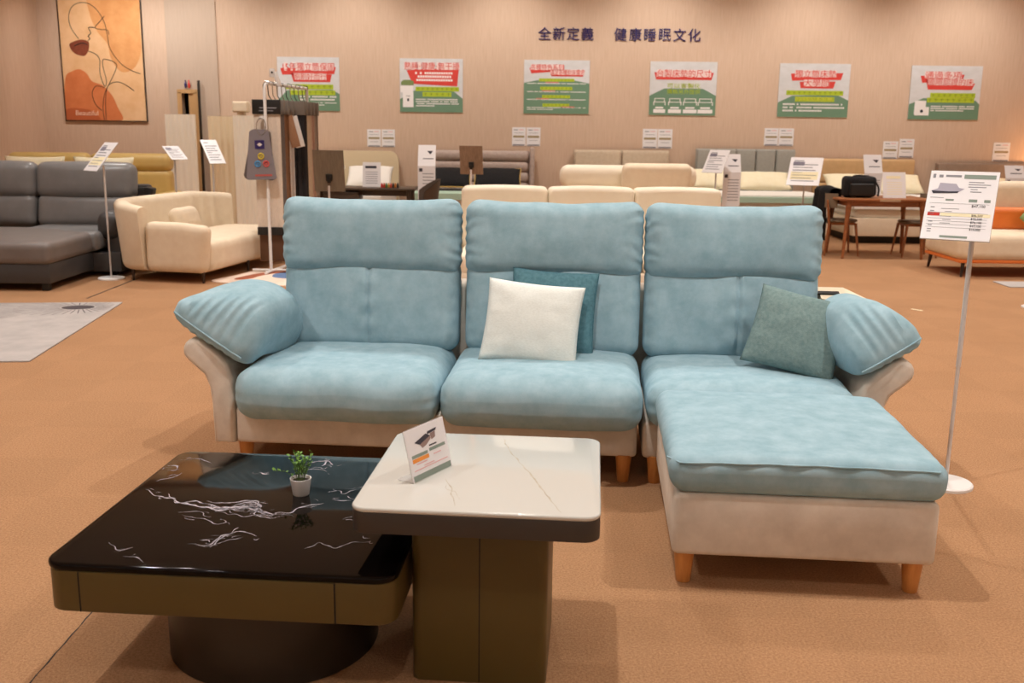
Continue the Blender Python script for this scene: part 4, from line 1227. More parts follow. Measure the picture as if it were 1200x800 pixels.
# ------------------------------------------------------------------ swatch rack
rack = thing('swatch_rack', 'white tubular rack for hanging fabric swatches beside the cream sofa', 'rack', (-2.63, 10.76, 0.008))
mk('pole', MB().tube([(0, 0, 0.01), (0, 0, 1.93), (0.005, 0.02, 1.975), (0.02, 0.06, 1.99), (0.10, 0.6, 1.985), (0.20, 1.2, 1.98)], 0.017, 12), M_white, rack)
mk('pole', MB().tube([(0.20, 1.2, 1.98), (0.20, 1.2, 0.01)], 0.017, 12), M_white, rack)
mk('foot_bar', MB().tube([(0, -0.25, 0.02), (0.25, 1.45, 0.02)], 0.016, 10).tube([(-0.2, 0, 0.018), (0.2, 0, 0.018)], 0.014, 10).tube([(0.0, 1.2, 0.018), (0.4, 1.2, 0.018)], 0.014, 10), M_white, rack)
mk('hook_knob', MB().lathe([(0.001, -0.02), (0.026, -0.015), (0.026, 0.015), (0.001, 0.02)], (-0.035, -0.01, 1.635), 14), M_white, rack)
fin = mk('top_bracket', MB().box((0.08, 0.25, 2.04), (0.05, 0.02, 0.16), 0.01, rot=(0, R(-18), 0)).box((0.03, 0.25, 2.105), (0.06, 0.02, 0.09), 0.02), M_white, rack)
mk('screw', MB().cone((0.03, 0.235, 2.11), (0.03, 0.245, 2.11), 0.012, 0.012, 10), M_black, fin)
M_tagh = mat('swatch_header_grey', (120, 112, 104), rough=0.6)
SW = [('beige woven', (214, 200, 184), M_black, 'black header, beige cloth and brown lower sheet, nearest on the rack'),
      ('grey', (120, 112, 108), M_tagh, 'grey header, second on the rack'),
      ('tan braid', (150, 110, 80), M_tagh, 'rust patterned cloth, third on the rack'),
      ('white', (226, 220, 214), M_tagh, 'white cloth, fourth on the rack'),
      ('black', (34, 31, 32), M_tagh, 'wide black cloth, fifth on the rack'),
      ('charcoal', (46, 42, 42), M_tagh, 'charcoal cloth, sixth on the rack'),
      ('ivory', (236, 226, 208), M_tagh, 'ivory cloth, seventh on the rack'),
      ('sand', (200, 180, 156), M_tagh, 'sand cloth, eighth on the rack'),
      ('rose', (196, 164, 148), M_tagh, 'rose beige cloth, ninth on the rack'),
      ('stone', (176, 164, 150), M_tagh, 'stone cloth, last on the rack')]
for i, (nm, c, hm, lb) in enumerate(SW):
    f = i / 9.0
    y = 10.80 + f * 1.12; x = -2.645 + 0.02 + f * 0.115
    wdt = 0.30
    x += (0, 0.0, 0.01, 0.02, 0.10, 0.09, 0.05, 0.06, 0.06, 0.07)[i]
    t = thing('fabric_swatch', 'hanging fabric swatch with ' + lb, 'fabric swatch', (x, y, 0), R(0), 'fabric swatches on the rack')
    zt = 1.83
    hd = mk('header', MB().box((0, 0, zt - 0.075), (wdt, 0.045, 0.15), 0.006), hm, t)
    n = 14
    cm = mat('swatch_%d' % i, c, rough=0.95, c2=tuple(min(255, v + 14) for v in c), scale=30, stretch=(6, 6, 1), bump=0.3, bscale=200)
    zb = 0.42 if i == 0 else 0.36
    P = [(-wdt / 2 + 0.01 + (wdt - 0.02) * k / n, (0.003 if i == 0 else 0.010) * math.sin(k * 1.9 + i)) for k in range(n + 1)]
    mk('cloth', MB().prism(P + [(a, b + 0.01) for (a, b) in reversed(P)], zb, zt - 0.15, axis='z'), cm, t)
    if i == 0:
        mk('bottom_band', MB().box((0.0, 0, 0.445), (wdt * 0.96, 0.03, 0.085), 0.003), M_black, t)
        mk('lower_sheet', MB().box((0.0, 0.03, 0.27), (wdt * 0.88, 0.012, 0.31), 0.002), mat('swatch_brown', (92, 58, 32), rough=0.7), t)
        mk('printed_text', MB().box((0.02, -0.0235, zt - 0.085), (wdt * 0.6, 0.001, 0.012)).box((0.0, -0.0235, zt - 0.115), (wdt * 0.5, 0.001, 0.008)), M_ink, hd, smooth=0)
    if i in (2, 3):
        mk('flap', MB().box((0.17, 0.01, 1.5), (0.10, 0.012, 0.34), 0.003, rot=(0, R(-14), 0)), cm, t)
    px = (-2.63 + 0.02 + (y - 10.82) / 1.14 * 0.18) - x
    mk('hook', MB().tube([(px, 0, zt - 0.01), (px - 0.035, 0, zt + 0.05), (px - 0.04, 0, 1.98), (px - 0.015, 0, 2.02), (px + 0.025, 0, 2.01), (px + 0.03, 0, 1.98)], 0.005, 6), M_black if i % 2 else M_steel, t)
# bunch of sample tags
tg = thing('sample_tag_bunch', 'bunch of grey sample tags with coloured logos hanging on the rack pole', 'sample tags', (-2.675, 10.70, 1.0))
tp = [(-0.165, 0.03), (-0.10, 0.50), (-0.07, 0.52), (0.07, 0.52), (0.10, 0.50), (0.155, 0.02), (0.14, 0.0), (-0.15, 0.0)]
M_tag = mat('tag_grey', (128, 122, 128), rough=0.6)
for i in range(5):
    rot = R(-2 + i * 1.6)
    o = mk('tag', MB().prism(tp, 0.0, 0.012), M_tag if i == 0 else mat('tag_side_%d' % i, (70 + i * 12, 64 + i * 10, 66 + i * 8), rough=0.7), tg, (-0.012 * i, 0.016 * i, 0.0), (0, rot, 0), smooth=0)
    if i == 0:
        mk('navy_logo', MB().box((0.0, -0.002, 0.365), (0.10, 0.003, 0.09)), M_letter, o, smooth=0)
        mk('logo_mark', MB().prism([(-0.03, 0.365), (0.0, 0.385), (0.03, 0.365), (0.0, 0.345)], -0.005, -0.004), M_pole, o, smooth=0)
        for (x, z, c, nm) in ((0.005, 0.245, (206, 186, 60), 'yellow_logo'), (-0.035, 0.165, (72, 140, 190), 'blue_logo'), (0.055, 0.165, (206, 88, 88), 'red_logo')):
            mk(nm, MB().tube([(x + 0.028 * math.cos(a * 0.524), -0.002, z + 0.028 * math.sin(a * 0.524)) for a in range(12)], 0.008, 6, closed=True).box((x, -0.002, z), (0.02, 0.003, 0.02)), mat('logo_%s' % nm, c), o, smooth=0)
        mk('red_print', MB().box((0.02, -0.002, 0.045), (0.18, 0.003, 0.018)), mat('logo_redline', (190, 90, 84)), o, smooth=0)
mk('ring', MB().tube([(0.01 + 0.05 * math.cos(a * 0.393), 0.0, 0.55 + 0.085 * math.sin(a * 0.393)) for a in range(16)], 0.005, 6, closed=True), M_steel, tg)

# ------------------------------------------------------------------ cream sofa (left, turned sideways)
cs = thing('curved_sofa', 'cream sofa with rounded back and thin dark legs beside the swatch rack', 'sofa', (-3.50, 10.03, 0), R(-12))
# local: +x = front of the sofa, +y = along its length, origin at the near end
def csback():
    # wrap-around back: near side panel, long back, far return
    mb = MB()
    path = spline([(-0.19, -0.03, 0), (-0.36, -0.01, 0), (-0.455, 0.10, 0), (-0.475, 0.35, 0), (-0.46, 0.9, 0), (-0.44, 1.45, 0), (-0.39, 1.74, 0), (-0.25, 1.88, 0)], n=6)
    prof = rrect(0.17, 0.71, 0.07, 5)
    rings = []
    for i, p in enumerate(path):
        t = (path[min(i + 1, len(path) - 1)] - path[max(i - 1, 0)]).normalized()
        nn = Vector((t.y, -t.x, 0))
        hz = 0.465
        flare = 0.06
        rings.append([p + nn * (a - flare * ((b + 0.33) / 0.66)) + Vector((0, 0, hz + b - (0.05 * max(0.0, min(1.0, (i - len(path) + 14) / 13.0)) + 0.07 * max(0.0, 1 - i / 11.0)) * ((b + 0.33) / 0.66))) for (a, b) in prof])
    n = len(prof)
    vs = [v for r_ in rings for v in r_]
    fs = []
    for i in range(len(rings) - 1):
        for k in range(n):
            l = (k + 1) % n
            fs.append((i * n + k, i * n + l, (i + 1) * n + l, (i + 1) * n + k))
    fs.append(tuple(range(n))); fs.append(tuple((len(rings) - 1) * n + k for k in range(n)))
    return mb.add(vs, fs)
mk('backrest', csback(), M_cream, cs, smooth=60)
mk('arm', MB().rbox((0.64, 0.17, 0.50), 0.07, (0.135, -0.03, 0.355), n=8, fn=lambda p, u: Vector((p.x + 0.05 * (0.5 + 0.5 * u.z) * (1 if u.x > 0 else 0), p.y, p.z - 0.03 * (1 if u.z > 0 else 0) * max(0, u.x)))), M_cream, cs)
mk('seat', MB().rbox((0.86, 1.92, 0.30), 0.08, (0.05, 0.98, 0.265), n=10), M_cream, cs)
mk('under_frame', MB().box((0.0, 0.92, 0.115), (0.80, 1.85, 0.03), 0.008), M_htan, cs)
for (x, y) in ((-0.38, -0.02), (0.40, -0.02), (0.40, 0.95), (0.38, 1.85), (-0.36, 1.8)):
    mk('leg', MB().cone((x, y, 0), (x, y, 0.115), 0.011, 0.018, 10), mat('dark_leg', (52, 38, 30), rough=0.4), cs)
o = mk('bolster_cushion', MB().rbox((0.18, 0.42, 0.26), 0.085, n=8), M_cream, None, (-3.47, 10.55, 0.585), (0, R(-18), R(-12)))
tag(o, 'small cream cushion lying in the corner of the cream rounded sofa', 'cushion')

# ------------------------------------------------------------------ grey leather sofa (left)
gs = thing('leather_sofa', 'grey leather sofa with chaise and dark base at the left edge', 'sofa', (-5.3, 10.4, 0))
# local origin: x from -1.9 .. 1.35, front of chaise y=-1.1
mk('chaise_base', MB().box((0.10, -0.35, 0.165), (1.66, 1.46, 0.19), 0.012), M_charcoal, gs)
mk('chaise_seat', MB().rbox((1.70, 1.5, 0.21), 0.06, (0.10, -0.36, 0.355), n=8, fn=lambda p, u: p + Vector((0, 0, 0.02 * (1 - u.x ** 2) * (1 - u.y ** 2)))), M_greyleather_seat, gs)
mk('seat', MB().rbox((0.95, 0.9, 0.20), 0.06, (0.55, 0.30, 0.37), n=8), M_greyleather, gs)
mk('seat_base', MB().box((0.72, 0.36, 0.15), (1.0, 0.9, 0.2), 0.012), M_charcoal, gs)
for (x0, x1) in ((-1.0, 0.005), (0.02, 1.09)):
    w = x1 - x0
    lc = mk('lumbar_cushion', MB().rbox((w, 0.22, 0.36), 0.08, n=10, fn=lambda p, u: p + Vector((0, -0.035 * (1 - u.x ** 2) * (1 - u.z ** 2), 0.0))), M_greyleather, gs, ((x0 + x1) / 2, 0.76, 0.60), (R(-10), 0, 0))
    mk('stitch_seam', MB().tube([(0.05, -0.112, -0.14), (0.06, -0.114, 0.0), (0.05, -0.112, 0.14)], 0.004, 6), M_greyleather, lc)
    hc = mk('headrest', MB().rbox((w + 0.03, 0.22, 0.40), 0.10, n=10, fn=lambda p, u: p + Vector((0, -0.05 * (1 - u.x ** 2) * (1 - u.z ** 2), 0.012 * (1 - u.x ** 2) * (1 if u.z > 0 else -1)))), M_greyleather, gs, ((x0 + x1) / 2, 0.80, 0.94), (R(-7), 0, 0))
    mk('stitch_seam', MB().tube([(0.05, -0.118, -0.12), (0.05, -0.128, 0.0), (0.05, -0.118, 0.12)], 0.004, 6), M_greyleather, hc)
mk('arm', MB().rbox((0.26, 0.95, 0.30), 0.11, (1.08, 0.42, 0.52), n=8), M_charcoal, gs)
mk('arm_panel', MB().box((1.12, 0.45, 0.25), (0.17, 0.9, 0.36), 0.03), M_charcoal, gs)
mk('back_shell', MB().box((0.1, 0.98, 0.50), (2.2, 0.12, 0.8), 0.04), M_charcoal, gs)
for (x, y) in ((0.86, -1.02), (-0.65, -1.02), (1.1, 0.05)):
    mk('leg', MB().box((x, y, 0.035), (0.07, 0.07, 0.075), 0.01), M_black, gs)
mk('cup_tray', MB().box((1.27, 0.72, 0.83), (0.10, 0.12, 0.10), 0.012, rot=(0, R(10), 0)).box((1.18, 0.75, 0.80), (0.10, 0.06, 0.16), 0.02), M_black, gs)

# mustard sofa behind, with two cream pillows
ys = thing('leather_sofa', 'mustard yellow leather sofa under the painting', 'sofa', (-5.7, 13.2, 0))
mk('body', MB().box((0, 0.05, 0.27), (2.2, 1.0, 0.40), 0.03), M_yellow, ys)
for x in (-0.55, 0.55):
    mk('lumbar_cushion', MB().rbox((1.08, 0.22, 0.5), 0.08, (x, 0.42, 0.72), n=6), M_yellow, ys)
    mk('headrest', MB().rbox((1.09, 0.24, 0.24), 0.09, (x, 0.42, 1.06), n=6), M_yellow, ys)
mk('arm', MB().rbox((0.16, 0.95, 0.62), 0.06, (1.12, 0.05, 0.38), n=5), M_yellow, ys)
for (x, y) in ((-1, -0.4), (1, -0.4), (1, 0.45), (-1, 0.45)):
    mk('leg', MB().cone((x, y, 0), (x, y, 0.08), 0.02, 0.025, 10), M_black, ys)
for (x, lb) in ((-6.33, 'cream pillow on the mustard sofa, at the left edge of the photo'), (-5.42, 'cream pillow on the mustard sofa, under the middle of the painting')):
    o = mk('sofa_pillow', pillow_mb(0.80, 0.56, 0.17, n=14, seed=x), M_pillowcream, None, (x, 13.30, 0.86), (R(-10), 0, 0), smooth=0)
    o.data.polygons.foreach_set('use_smooth', [True] * len(o.data.polygons))
    tag(o, lb, 'pillow', 'cream pillows on the mustard sofa')

# ------------------------------------------------------------------ rugs
rg = thing('fan_rug', 'grey rug with dark sunburst fan motif at the left edge', 'rug', (-3.47, 8.73, 0), R(6.5))
pile = mk('pile', MB().box((-1.3, -1.15, 0.005), (2.6, 2.3, 0.010), 0.002), M_rug, rg, smooth=0)
fc = Vector((-0.30, -0.26))
mk('fan_centre', MB().prism([(fc.x + 0.135 * math.cos(a * 0.262), fc.y + 0.10 * math.sin(a * 0.262)) for a in range(24)], 0.0101, 0.0106, axis='z'), M_rugB, pile, smooth=0)
g = MB()
for a in range(0, 360, 11):
    ca, sa = math.cos(R(a)), math.sin(R(a))
    r0, r1 = 0.15, 0.30 + 0.22 * max(0, -ca)
    r0y = 0.8
    p0 = (fc.x + ca * r0, fc.y + sa * r0 * r0y); p1 = (min(-0.03, fc.x + ca * r1), min(-0.03, fc.y + sa * r1))
    nx, ny = -sa * 0.004, ca * 0.004
    g.add([(p0[0] + nx, p0[1] + ny, 0.0104), (p0[0] - nx, p0[1] - ny, 0.0104), (p1[0] - nx, p1[1] - ny, 0.0104), (p1[0] + nx, p1[1] + ny, 0.0104)], [(0, 1, 2, 3)])
mk('fan_rays', g, M_rugB, pile, smooth=0)
g = MB()
for k in range(-16, 17):
    a = 180 + k * 3.4 - 8
    ca, sa = math.cos(R(a)), math.sin(R(a))
    r0, r1 = 0.42, 0.95 + 0.12 * math.cos(k * 0.2)
    hw = 0.018
    nx, ny = -sa * hw, ca * hw
    g.add([(fc.x + ca * r0, min(-0.03, fc.y + sa * r0), 0.0103), (fc.x + ca * r1 - nx, min(-0.03, fc.y + sa * r1 - ny), 0.0103), (fc.x + ca * r1 + nx, min(-0.02, fc.y + sa * r1 + ny), 0.0103)], [(0, 1, 2)])
mk('fan_plume', g, M_rugA, pile, smooth=0)
def blob(cx, cy, pts, z0, z1):
    P = [(v.x, v.y) for v in spline([Vector((cx + a, cy + b, 0)) for (a, b) in pts], closed=True, n=6)]
    return MB().prism(P, z0, z1, axis='z')
r2 = thing('organic_rug', 'irregular cream and rust rug with a blue patch under the swatch rack', 'rug', (-2.35, 10.3, 0))
p_ = mk('pile', blob(0, 0, [(-0.73, -0.22), (-0.60, 0.12), (-0.42, 0.55), (0.1, 0.68), (0.7, 0.55), (0.85, 0.0), (0.5, -0.4), (-0.1, -0.5), (-0.5, -0.38)], 0.0, 0.008), M_rugpink, r2, smooth=0)
mk('rust_patch', blob(0, 0, [(-0.53, -0.10), (-0.47, 0.12), (-0.30, 0.42), (0.0, 0.52), (0.1, 0.44), (-0.2, 0.33), (-0.32, 0.12), (-0.36, -0.05), (-0.45, -0.16)], 0.0081, 0.0090), M_rugrust, p_, smooth=0)
mk('blue_patch', blob(0, 0, [(-0.16, 0.05), (-0.17, 0.40), (0.1, 0.42), (0.35, 0.2), (0.2, -0.05)], 0.0081, 0.0090), M_rugblue, p_, smooth=0)
o = mk('flat_rug', MB().box((0.95, -0.20, 0.005), (1.9, 0.40, 0.010), 0.002), M_rug, None, (5.20, 10.70, 0), (0, 0, R(-2)), smooth=0)
tag(o, 'pale grey rug corner at the right edge of the photo', 'rug')
o = mk('paper_strip', MB().box((0, 0, 0.0015), (0.11, 0.03, 0.001)), M_inkyellow, None, (3.66, 8.88, 0), (0, 0, R(-52)), smooth=0)
tag(o, 'short pale paper strip lying on the carpet right of the blue sofa', 'paper strip')

# ------------------------------------------------------------------ beds along the back wall
BY0, BY1 = 14.35, 16.30
def bed(x0, x1, label, frame_m, head, mat_m=M_sheet, base_m=None, ztop=0.62):
    cx = (x0 + x1) / 2; w = x1 - x0
    t = thing('bed', label, 'bed', (cx, (BY0 + BY1) / 2, 0), 0, 'beds along the back wall')
    L = BY1 - BY0
    mk('plinth', MB().box((0, 0.05, 0.055), (w - 0.16, L - 0.2, 0.11)), M_black, t, smooth=0)
    mk('bed_base', MB().box((0, 0.0, 0.24), (w - 0.02, L, 0.26), 0.015), base_m or frame_m, t)
    mk('mattress', MB().rbox((w - 0.06, L - 0.04, ztop - 0.37), 0.05, (0, 0.0, 0.37 + (ztop - 0.37) / 2), n=4), mat_m, t)
    head(t, w, L / 2 + 0.02)
    return t
def hb_round(hm, h):
    def f(t, w, y):
        pts = [(-w / 2, 0.05), (w / 2, 0.05)] + arc_pts(w / 2 - 0.16, h - 0.16, 0.16, 0, 90) + arc_pts(-w / 2 + 0.16, h - 0.16, 0.16, 90, 180)
        mk('headboard', MB().prism(pts, y, y + 0.10), hm, t, smooth=60)
    return f
def hb_channel(hm, h, n):
    def f(t, w, y):
        hb = mk('headboard', MB().box((0, y + 0.09, h / 2), (w, 0.05, h), 0.01), hm, t)
        rh = 0.165
        for i in range(n):
            mk('padded_roll', MB().rbox((w - 0.06, 0.14, rh), 0.07, (0, y + 0.04, h - rh / 2 - i * rh), n=4), hm, hb)
        mk('end_post', MB().rbox((0.075, 0.16, h + 0.06), 0.03, (w / 2 + 0.02, y + 0.03, (h + 0.06) / 2), n=3), hm, t)
    return f
def hb_panels(hm, h, cols=1, rows=1, gap=0.012, soft=0.03, z0=0.1):
    def f(t, w, y):
        hb = mk('headboard', MB().box((0, y + 0.10, h / 2), (w, 0.05, h), 0.008), hm, t)
        for i in range(cols):
            for j in range(rows):
                pw = w / cols - gap; ph = (h - z0) / rows - gap
                mk('headboard_panel', MB().rbox((pw, 0.08, ph), soft, (-w / 2 + w / cols * (i + 0.5), y + 0.05, z0 + (h - z0) / rows * (j + 0.5)), n=3), hm, hb)
    return f
bed(-3.5, -1.87, 'bed with rounded cream headboard behind the dark desk', M_cream, hb_round(mat('cream_headboard', (224, 206, 172), rough=0.8), 1.19))
bed(-1.46, 0.27, 'bed with mauve headboard of horizontal padded rolls', M_mauve, hb_channel(M_mauve, 1.215, 4))
bed(0.96, 2.51, 'bed with beige headboard of two upright cushions', M_hbeige, hb_panels(M_hbeige, 1.25, 2, 1, 0.02, 0.039, 0.75))
bed(2.94, 4.54, 'bed with grey headboard of vertical panels', M_hgrey, hb_panels(M_hgrey, 1.29, 5, 1), base_m=M_cream)
bed(4.87, 6.48, 'bed with tan headboard of two horizontal panels behind the dining table', M_cream, hb_panels(M_htan, 1.155, 1, 3, z0=0.02), base_m=M_cream)
bed(6.84, 8.45, 'bed with taupe brown headboard at the right end of the wall', M_hbrown, hb_panels(M_hbrown, 1.11, 1, 1, soft=0.02))
def bedpillow(x, y, z, w, h, t, m, label, rx=-55, rz=0, seed=0.0, piping=None):
    o = mk('bed_pillow', pillow_mb(w, h, t, n=14, seed=seed), m, None, (x, y, z), (R(rx), 0, R(rz)), smooth=0)
    o.data.polygons.foreach_set('use_smooth', [True] * len(o.data.polygons))
    tag(o, label, 'pillow', 'pillows on the beds')
    if piping:
        e = [(math.copysign(1, math.cos(a)) * min(1, abs(math.cos(a)) * 1.414) * w / 2 * (1 - 0.05 * (1 - min(1, abs(math.sin(a)) * 1.414) ** 2)), 0,
              math.copysign(1, math.sin(a)) * min(1, abs(math.sin(a)) * 1.414) * h / 2 * (1 - 0.05 * (1 - min(1, abs(math.cos(a)) * 1.414) ** 2))) for a in [i * math.pi / 16 + 0.01 for i in range(32)]]
        mk('piping', MB().tube(e, 0.010, 6, closed=True), piping, o)
    return o
M_goldpipe = mat('gold_piping', (190, 156, 84), rough=0.6)
bedpillow(-2.28, 15.95, 0.80, 0.72, 0.46, 0.2, M_sheet, 'white pillow on the bed with the rounded cream headboard', -50, 0, 1.0)
bedpillow(-3.05, 15.95, 0.80, 0.72, 0.46, 0.2, M_sheet, 'white pillow on the cream bed, behind the swatch rack', -50, 0, 2.0)
bedpillow(-1.05, 15.9, 0.80, 0.74, 0.44, 0.18, M_blackcloth, 'black pillow with gold piping on the mauve bed, left one', -50, 0, 3.0, M_goldpipe)
bedpillow(-0.26, 15.9, 0.80, 0.74, 0.44, 0.18, M_blackcloth, 'black pillow with gold piping on the mauve bed, right one', -50, 0, 4.0, M_goldpipe)
bedpillow(3.06, 15.85, 0.83, 0.66, 0.42, 0.18, M_pillowcream, 'cream pillow on the grey bed, left one', -48, 0, 5.0)
bedpillow(3.92, 15.85, 0.81, 0.84, 0.40, 0.18, M_pillowcream, 'cream pillow on the grey bed, right one', -52, 0, 6.0)
bedpillow(5.25, 15.85, 0.79, 0.72, 0.42, 0.17, M_pillowcream, 'cream pillow on the tan bed, left one by the bag', -52, 0, 7.0)
bedpillow(6.05, 15.85, 0.79, 0.72, 0.42, 0.17, M_pillowcream, 'cream pillow on the tan bed, right one by the table card', -52, 0, 8.0)
bedpillow(7.5, 15.9, 0.76, 0.72, 0.42, 0.17, M_pillowcream, 'cream pillow on the taupe bed', -55, 0, 9.0)
def throw(x0, x1, y0, y1, z, m, label, t=0.025, drop=0.10):
    cx, cy = (x0 + x1) / 2, (y0 + y1) / 2
    w, d = x1 - x0, y1 - y0
    mb = MB()
    P = [(-w / 2, -drop), (-w / 2, t), (w / 2, t), (w / 2, -drop), (w / 2 - 0.015, -drop), (w / 2 - 0.015, 0), (-w / 2 + 0.015, 0), (-w / 2 + 0.015, -drop)]
    mb.prism([(a, b) for (a, b) in P], -d / 2, d / 2)
    mb.box((0, -d / 2 + 0.006, (t - drop) / 2), (w, 0.016, t + drop))
    o = mk('bed_cover', mb, m, None, (cx, cy, z), smooth=0)
    return tag(o, label, 'bed cover', 'covers spread on the beds')
throw(-1.46, 0.27, 15.0, 15.6, 0.622, M_blackcloth, 'black cover across the mauve bed')
throw(-1.46, 0.27, 14.32, 14.98, 0.622, M_mint, 'pale mint cover at the foot of the mauve bed', drop=0.06)
throw(2.93, 4.55, 14.32, 15.55, 0.622, M_mint, 'pale mint cover on the grey bed', drop=0.05)
throw(2.95, 4.53, 14.42, 15.58, 0.649, M_sheet, 'white folded sheet lying on the mint cover of the grey bed', t=0.02, drop=0.0)
throw(4.86, 6.49, 14.32, 15.5, 0.622, M_sheet, 'white cover on the tan bed', drop=0.12)

# ------------------------------------------------------------------ cream sofas behind the blue one
s2 = thing('cream_sofa', 'cream leather sofa with three back cushions right behind the blue sofa', 'sofa', (0.685, 8.6, 0))
mk('body', MB().box((0, 0.0, 0.25), (2.30, 0.95, 0.30), 0.03), M_creamL, s2)
for x in (-0.765, 0.0, 0.765):
    mk('seat', MB().rbox((0.75, 0.7, 0.2), 0.06, (x, -0.12, 0.45), n=5), M_creamL, s2)
    mk('back_cushion', MB().rbox((0.764, 0.26, 0.60), 0.045, (x, 0.36, 0.755), n=8, fn=lambda p, u: p + Vector((0, 0, 0.012 * (1 - u.x ** 2) * (1 if u.z > 0 else 0)))), M_creamL, s2)
mk('back_shell', MB().box((0, 0.49, 0.46), (2.30, 0.06, 0.72), 0.02), M_creamL, s2)
for s in (-1, 1):
    mk('arm', MB().rbox((0.20, 0.95, 0.50), 0.06, (s * 1.24, 0.02, 0.37), n=5), M_creamL, s2)
    for y in (-0.4, 0.4):
        mk('leg', MB().cone((s * 1.2, y, 0), (s * 1.2, y, 0.12), 0.02, 0.028, 12), M_oak, s2)
s3 = thing('cream_sofa', 'cream sofa with long bolster headrest in front of the beige bed', 'sofa', (1.35, 11.6, 0))
mk('body', MB().box((0, 0.0, 0.25), (1.62, 0.95, 0.32), 0.03), M_creamL, s3)
mk('seat', MB().rbox((1.4, 0.7, 0.2), 0.06, (0, -0.12, 0.46), n=5), M_creamL, s3)
mk('back_cushion', MB().rbox((1.56, 0.22, 0.46), 0.08, (0, 0.36, 0.70), n=6), M_creamL, s3)
mk('bolster', MB().rbox((1.62, 0.25, 0.27), 0.11, (0, 0.36, 1.02), n=8), M_creamL, s3)
mk('raised_headrest', MB().rbox((0.80, 0.20, 0.30), 0.07, (0.305, 0.12, 1.035), n=8, rot=(R(10), 0, 0)), M_cream, s3)  # darker cream than the sofa carries the shade on its face
for s in (-1, 1):
    mk('arm', MB().rbox((0.18, 0.9, 0.5), 0.06, (s * 0.74, -0.02, 0.36), n=5), M_creamL, s3)
    for y in (-0.4, 0.4):
        mk('leg', MB().cone((s * 0.7, y, 0), (s * 0.7, y, 0.10), 0.02, 0.026, 12), M_oak, s3)
table_card(0.97, 13.6, 0.645, 0.26, 0.30, 'white printed card at the foot of the beige bed')
bpy.context.view_layer.update()
for o in list(S.objects):
    if o.get('label') == 'white printed card at the foot of the beige bed':
        o.location = (1.0, 14.55, 0.622); o.scale = (1.0, 1.0, 1.0)

# ------------------------------------------------------------------ dark desk, chair, toy row
dk = thing('dark_desk', 'dark wood desk in front of the cream headboard', 'desk', (-2.02, 13.6, 0))
mk('desk_top', MB().box((0, 0, 0.755), (1.42, 0.6, 0.03), 0.008), M_darkwood, dk)
mk('drawer', MB().box((-0.28, -0.05, 0.66), (0.46, 0.45, 0.12), 0.006), M_darkwood, dk)
mk('apron', MB().box((0, 0.2, 0.69), (1.2, 0.03, 0.10), 0.004), M_darkwood, dk)
for (x, y) in ((-0.62, -0.24), (0.62, -0.24), (-0.62, 0.24), (0.62, 0.24)):
    mk('leg', MB().tube([(x * 1.04, y, 0), (x, y, 0.74)], [0.02, 0.032], 10), M_darkwood, dk)
table_card(-1.93, 13.65, 0.77, 0.245, 0.33, 'white printed card standing on the dark desk', 0, 8)
rnd = random.Random(11)
cols = [(196, 52, 44), (190, 60, 40), (84, 120, 62), (200, 150, 60), (190, 70, 52), (60, 48, 44), (196, 120, 50), (52, 44, 42)]
names = ['red', 'brick red', 'green', 'amber', 'coral', 'dark brown', 'orange', 'black']
for i, c in enumerate(cols):
    o = mk('toy_block', MB().rbox((0.028, 0.03, 0.05), 0.008, (0, 0, 0.026), n=2).lathe([(0.001, 0.05), (0.010, 0.052), (0.010, 0.062), (0.001, 0.068)], seg=8), mat('toy_%d' % i, c, rough=0.5), None, (-1.76 + i * 0.030, 13.42 + 0.01 * (i % 2), 0.77))
    tag(o, 'tiny %s toy block in the row on the dark desk' % names[i], 'toy', 'row of toy blocks on the desk')
dc = thing('shell_chair', 'dark brown shell chair beside the dark desk', 'chair', (-1.24, 12.95, 0), R(-78))
mb = MB()
vs, fs = [], []
NA, NZ = 16, 8
for s_, th in ((0, 0.0), (1, 0.018)):
    for j in range(NZ + 1):
        for i in range(NA + 1):
            a = R(-80 + 160 * i / NA); z = 0.45 + (0.47 - 0.16 * (abs(i - NA / 2) / (NA / 2)) ** 2) * j / NZ
            r_ = 0.22 + 0.06 * j / NZ + th
            vs.append((math.sin(a) * r_, math.cos(a) * r_, z))
m_ = (NA + 1) * (NZ + 1)
for j in range(NZ):
    for i in range(NA):
        q = (j * (NA + 1) + i, j * (NA + 1) + i + 1, (j + 1) * (NA + 1) + i + 1, (j + 1) * (NA + 1) + i)
        fs.append(q); fs.append(tuple(m_ + k for k in reversed(q)))
mk('shell_back', mb.add(vs, fs), mat('brown_shell', (74, 60, 50), rough=0.5), dc)
mk('seat', MB().lathe([(0.001, 0.40), (0.22, 0.41), (0.24, 0.44), (0.22, 0.47), (0.001, 0.48)], seg=28), mat('brown_shell', (74, 60, 50)), dc)
for a in (45, 135, 225, 315):
    mk('leg', MB().cone((0.24 * math.cos(R(a)), 0.24 * math.sin(R(a)), 0), (0.15 * math.cos(R(a)), 0.15 * math.sin(R(a)), 0.41), 0.011, 0.016, 10), M_black, dc)

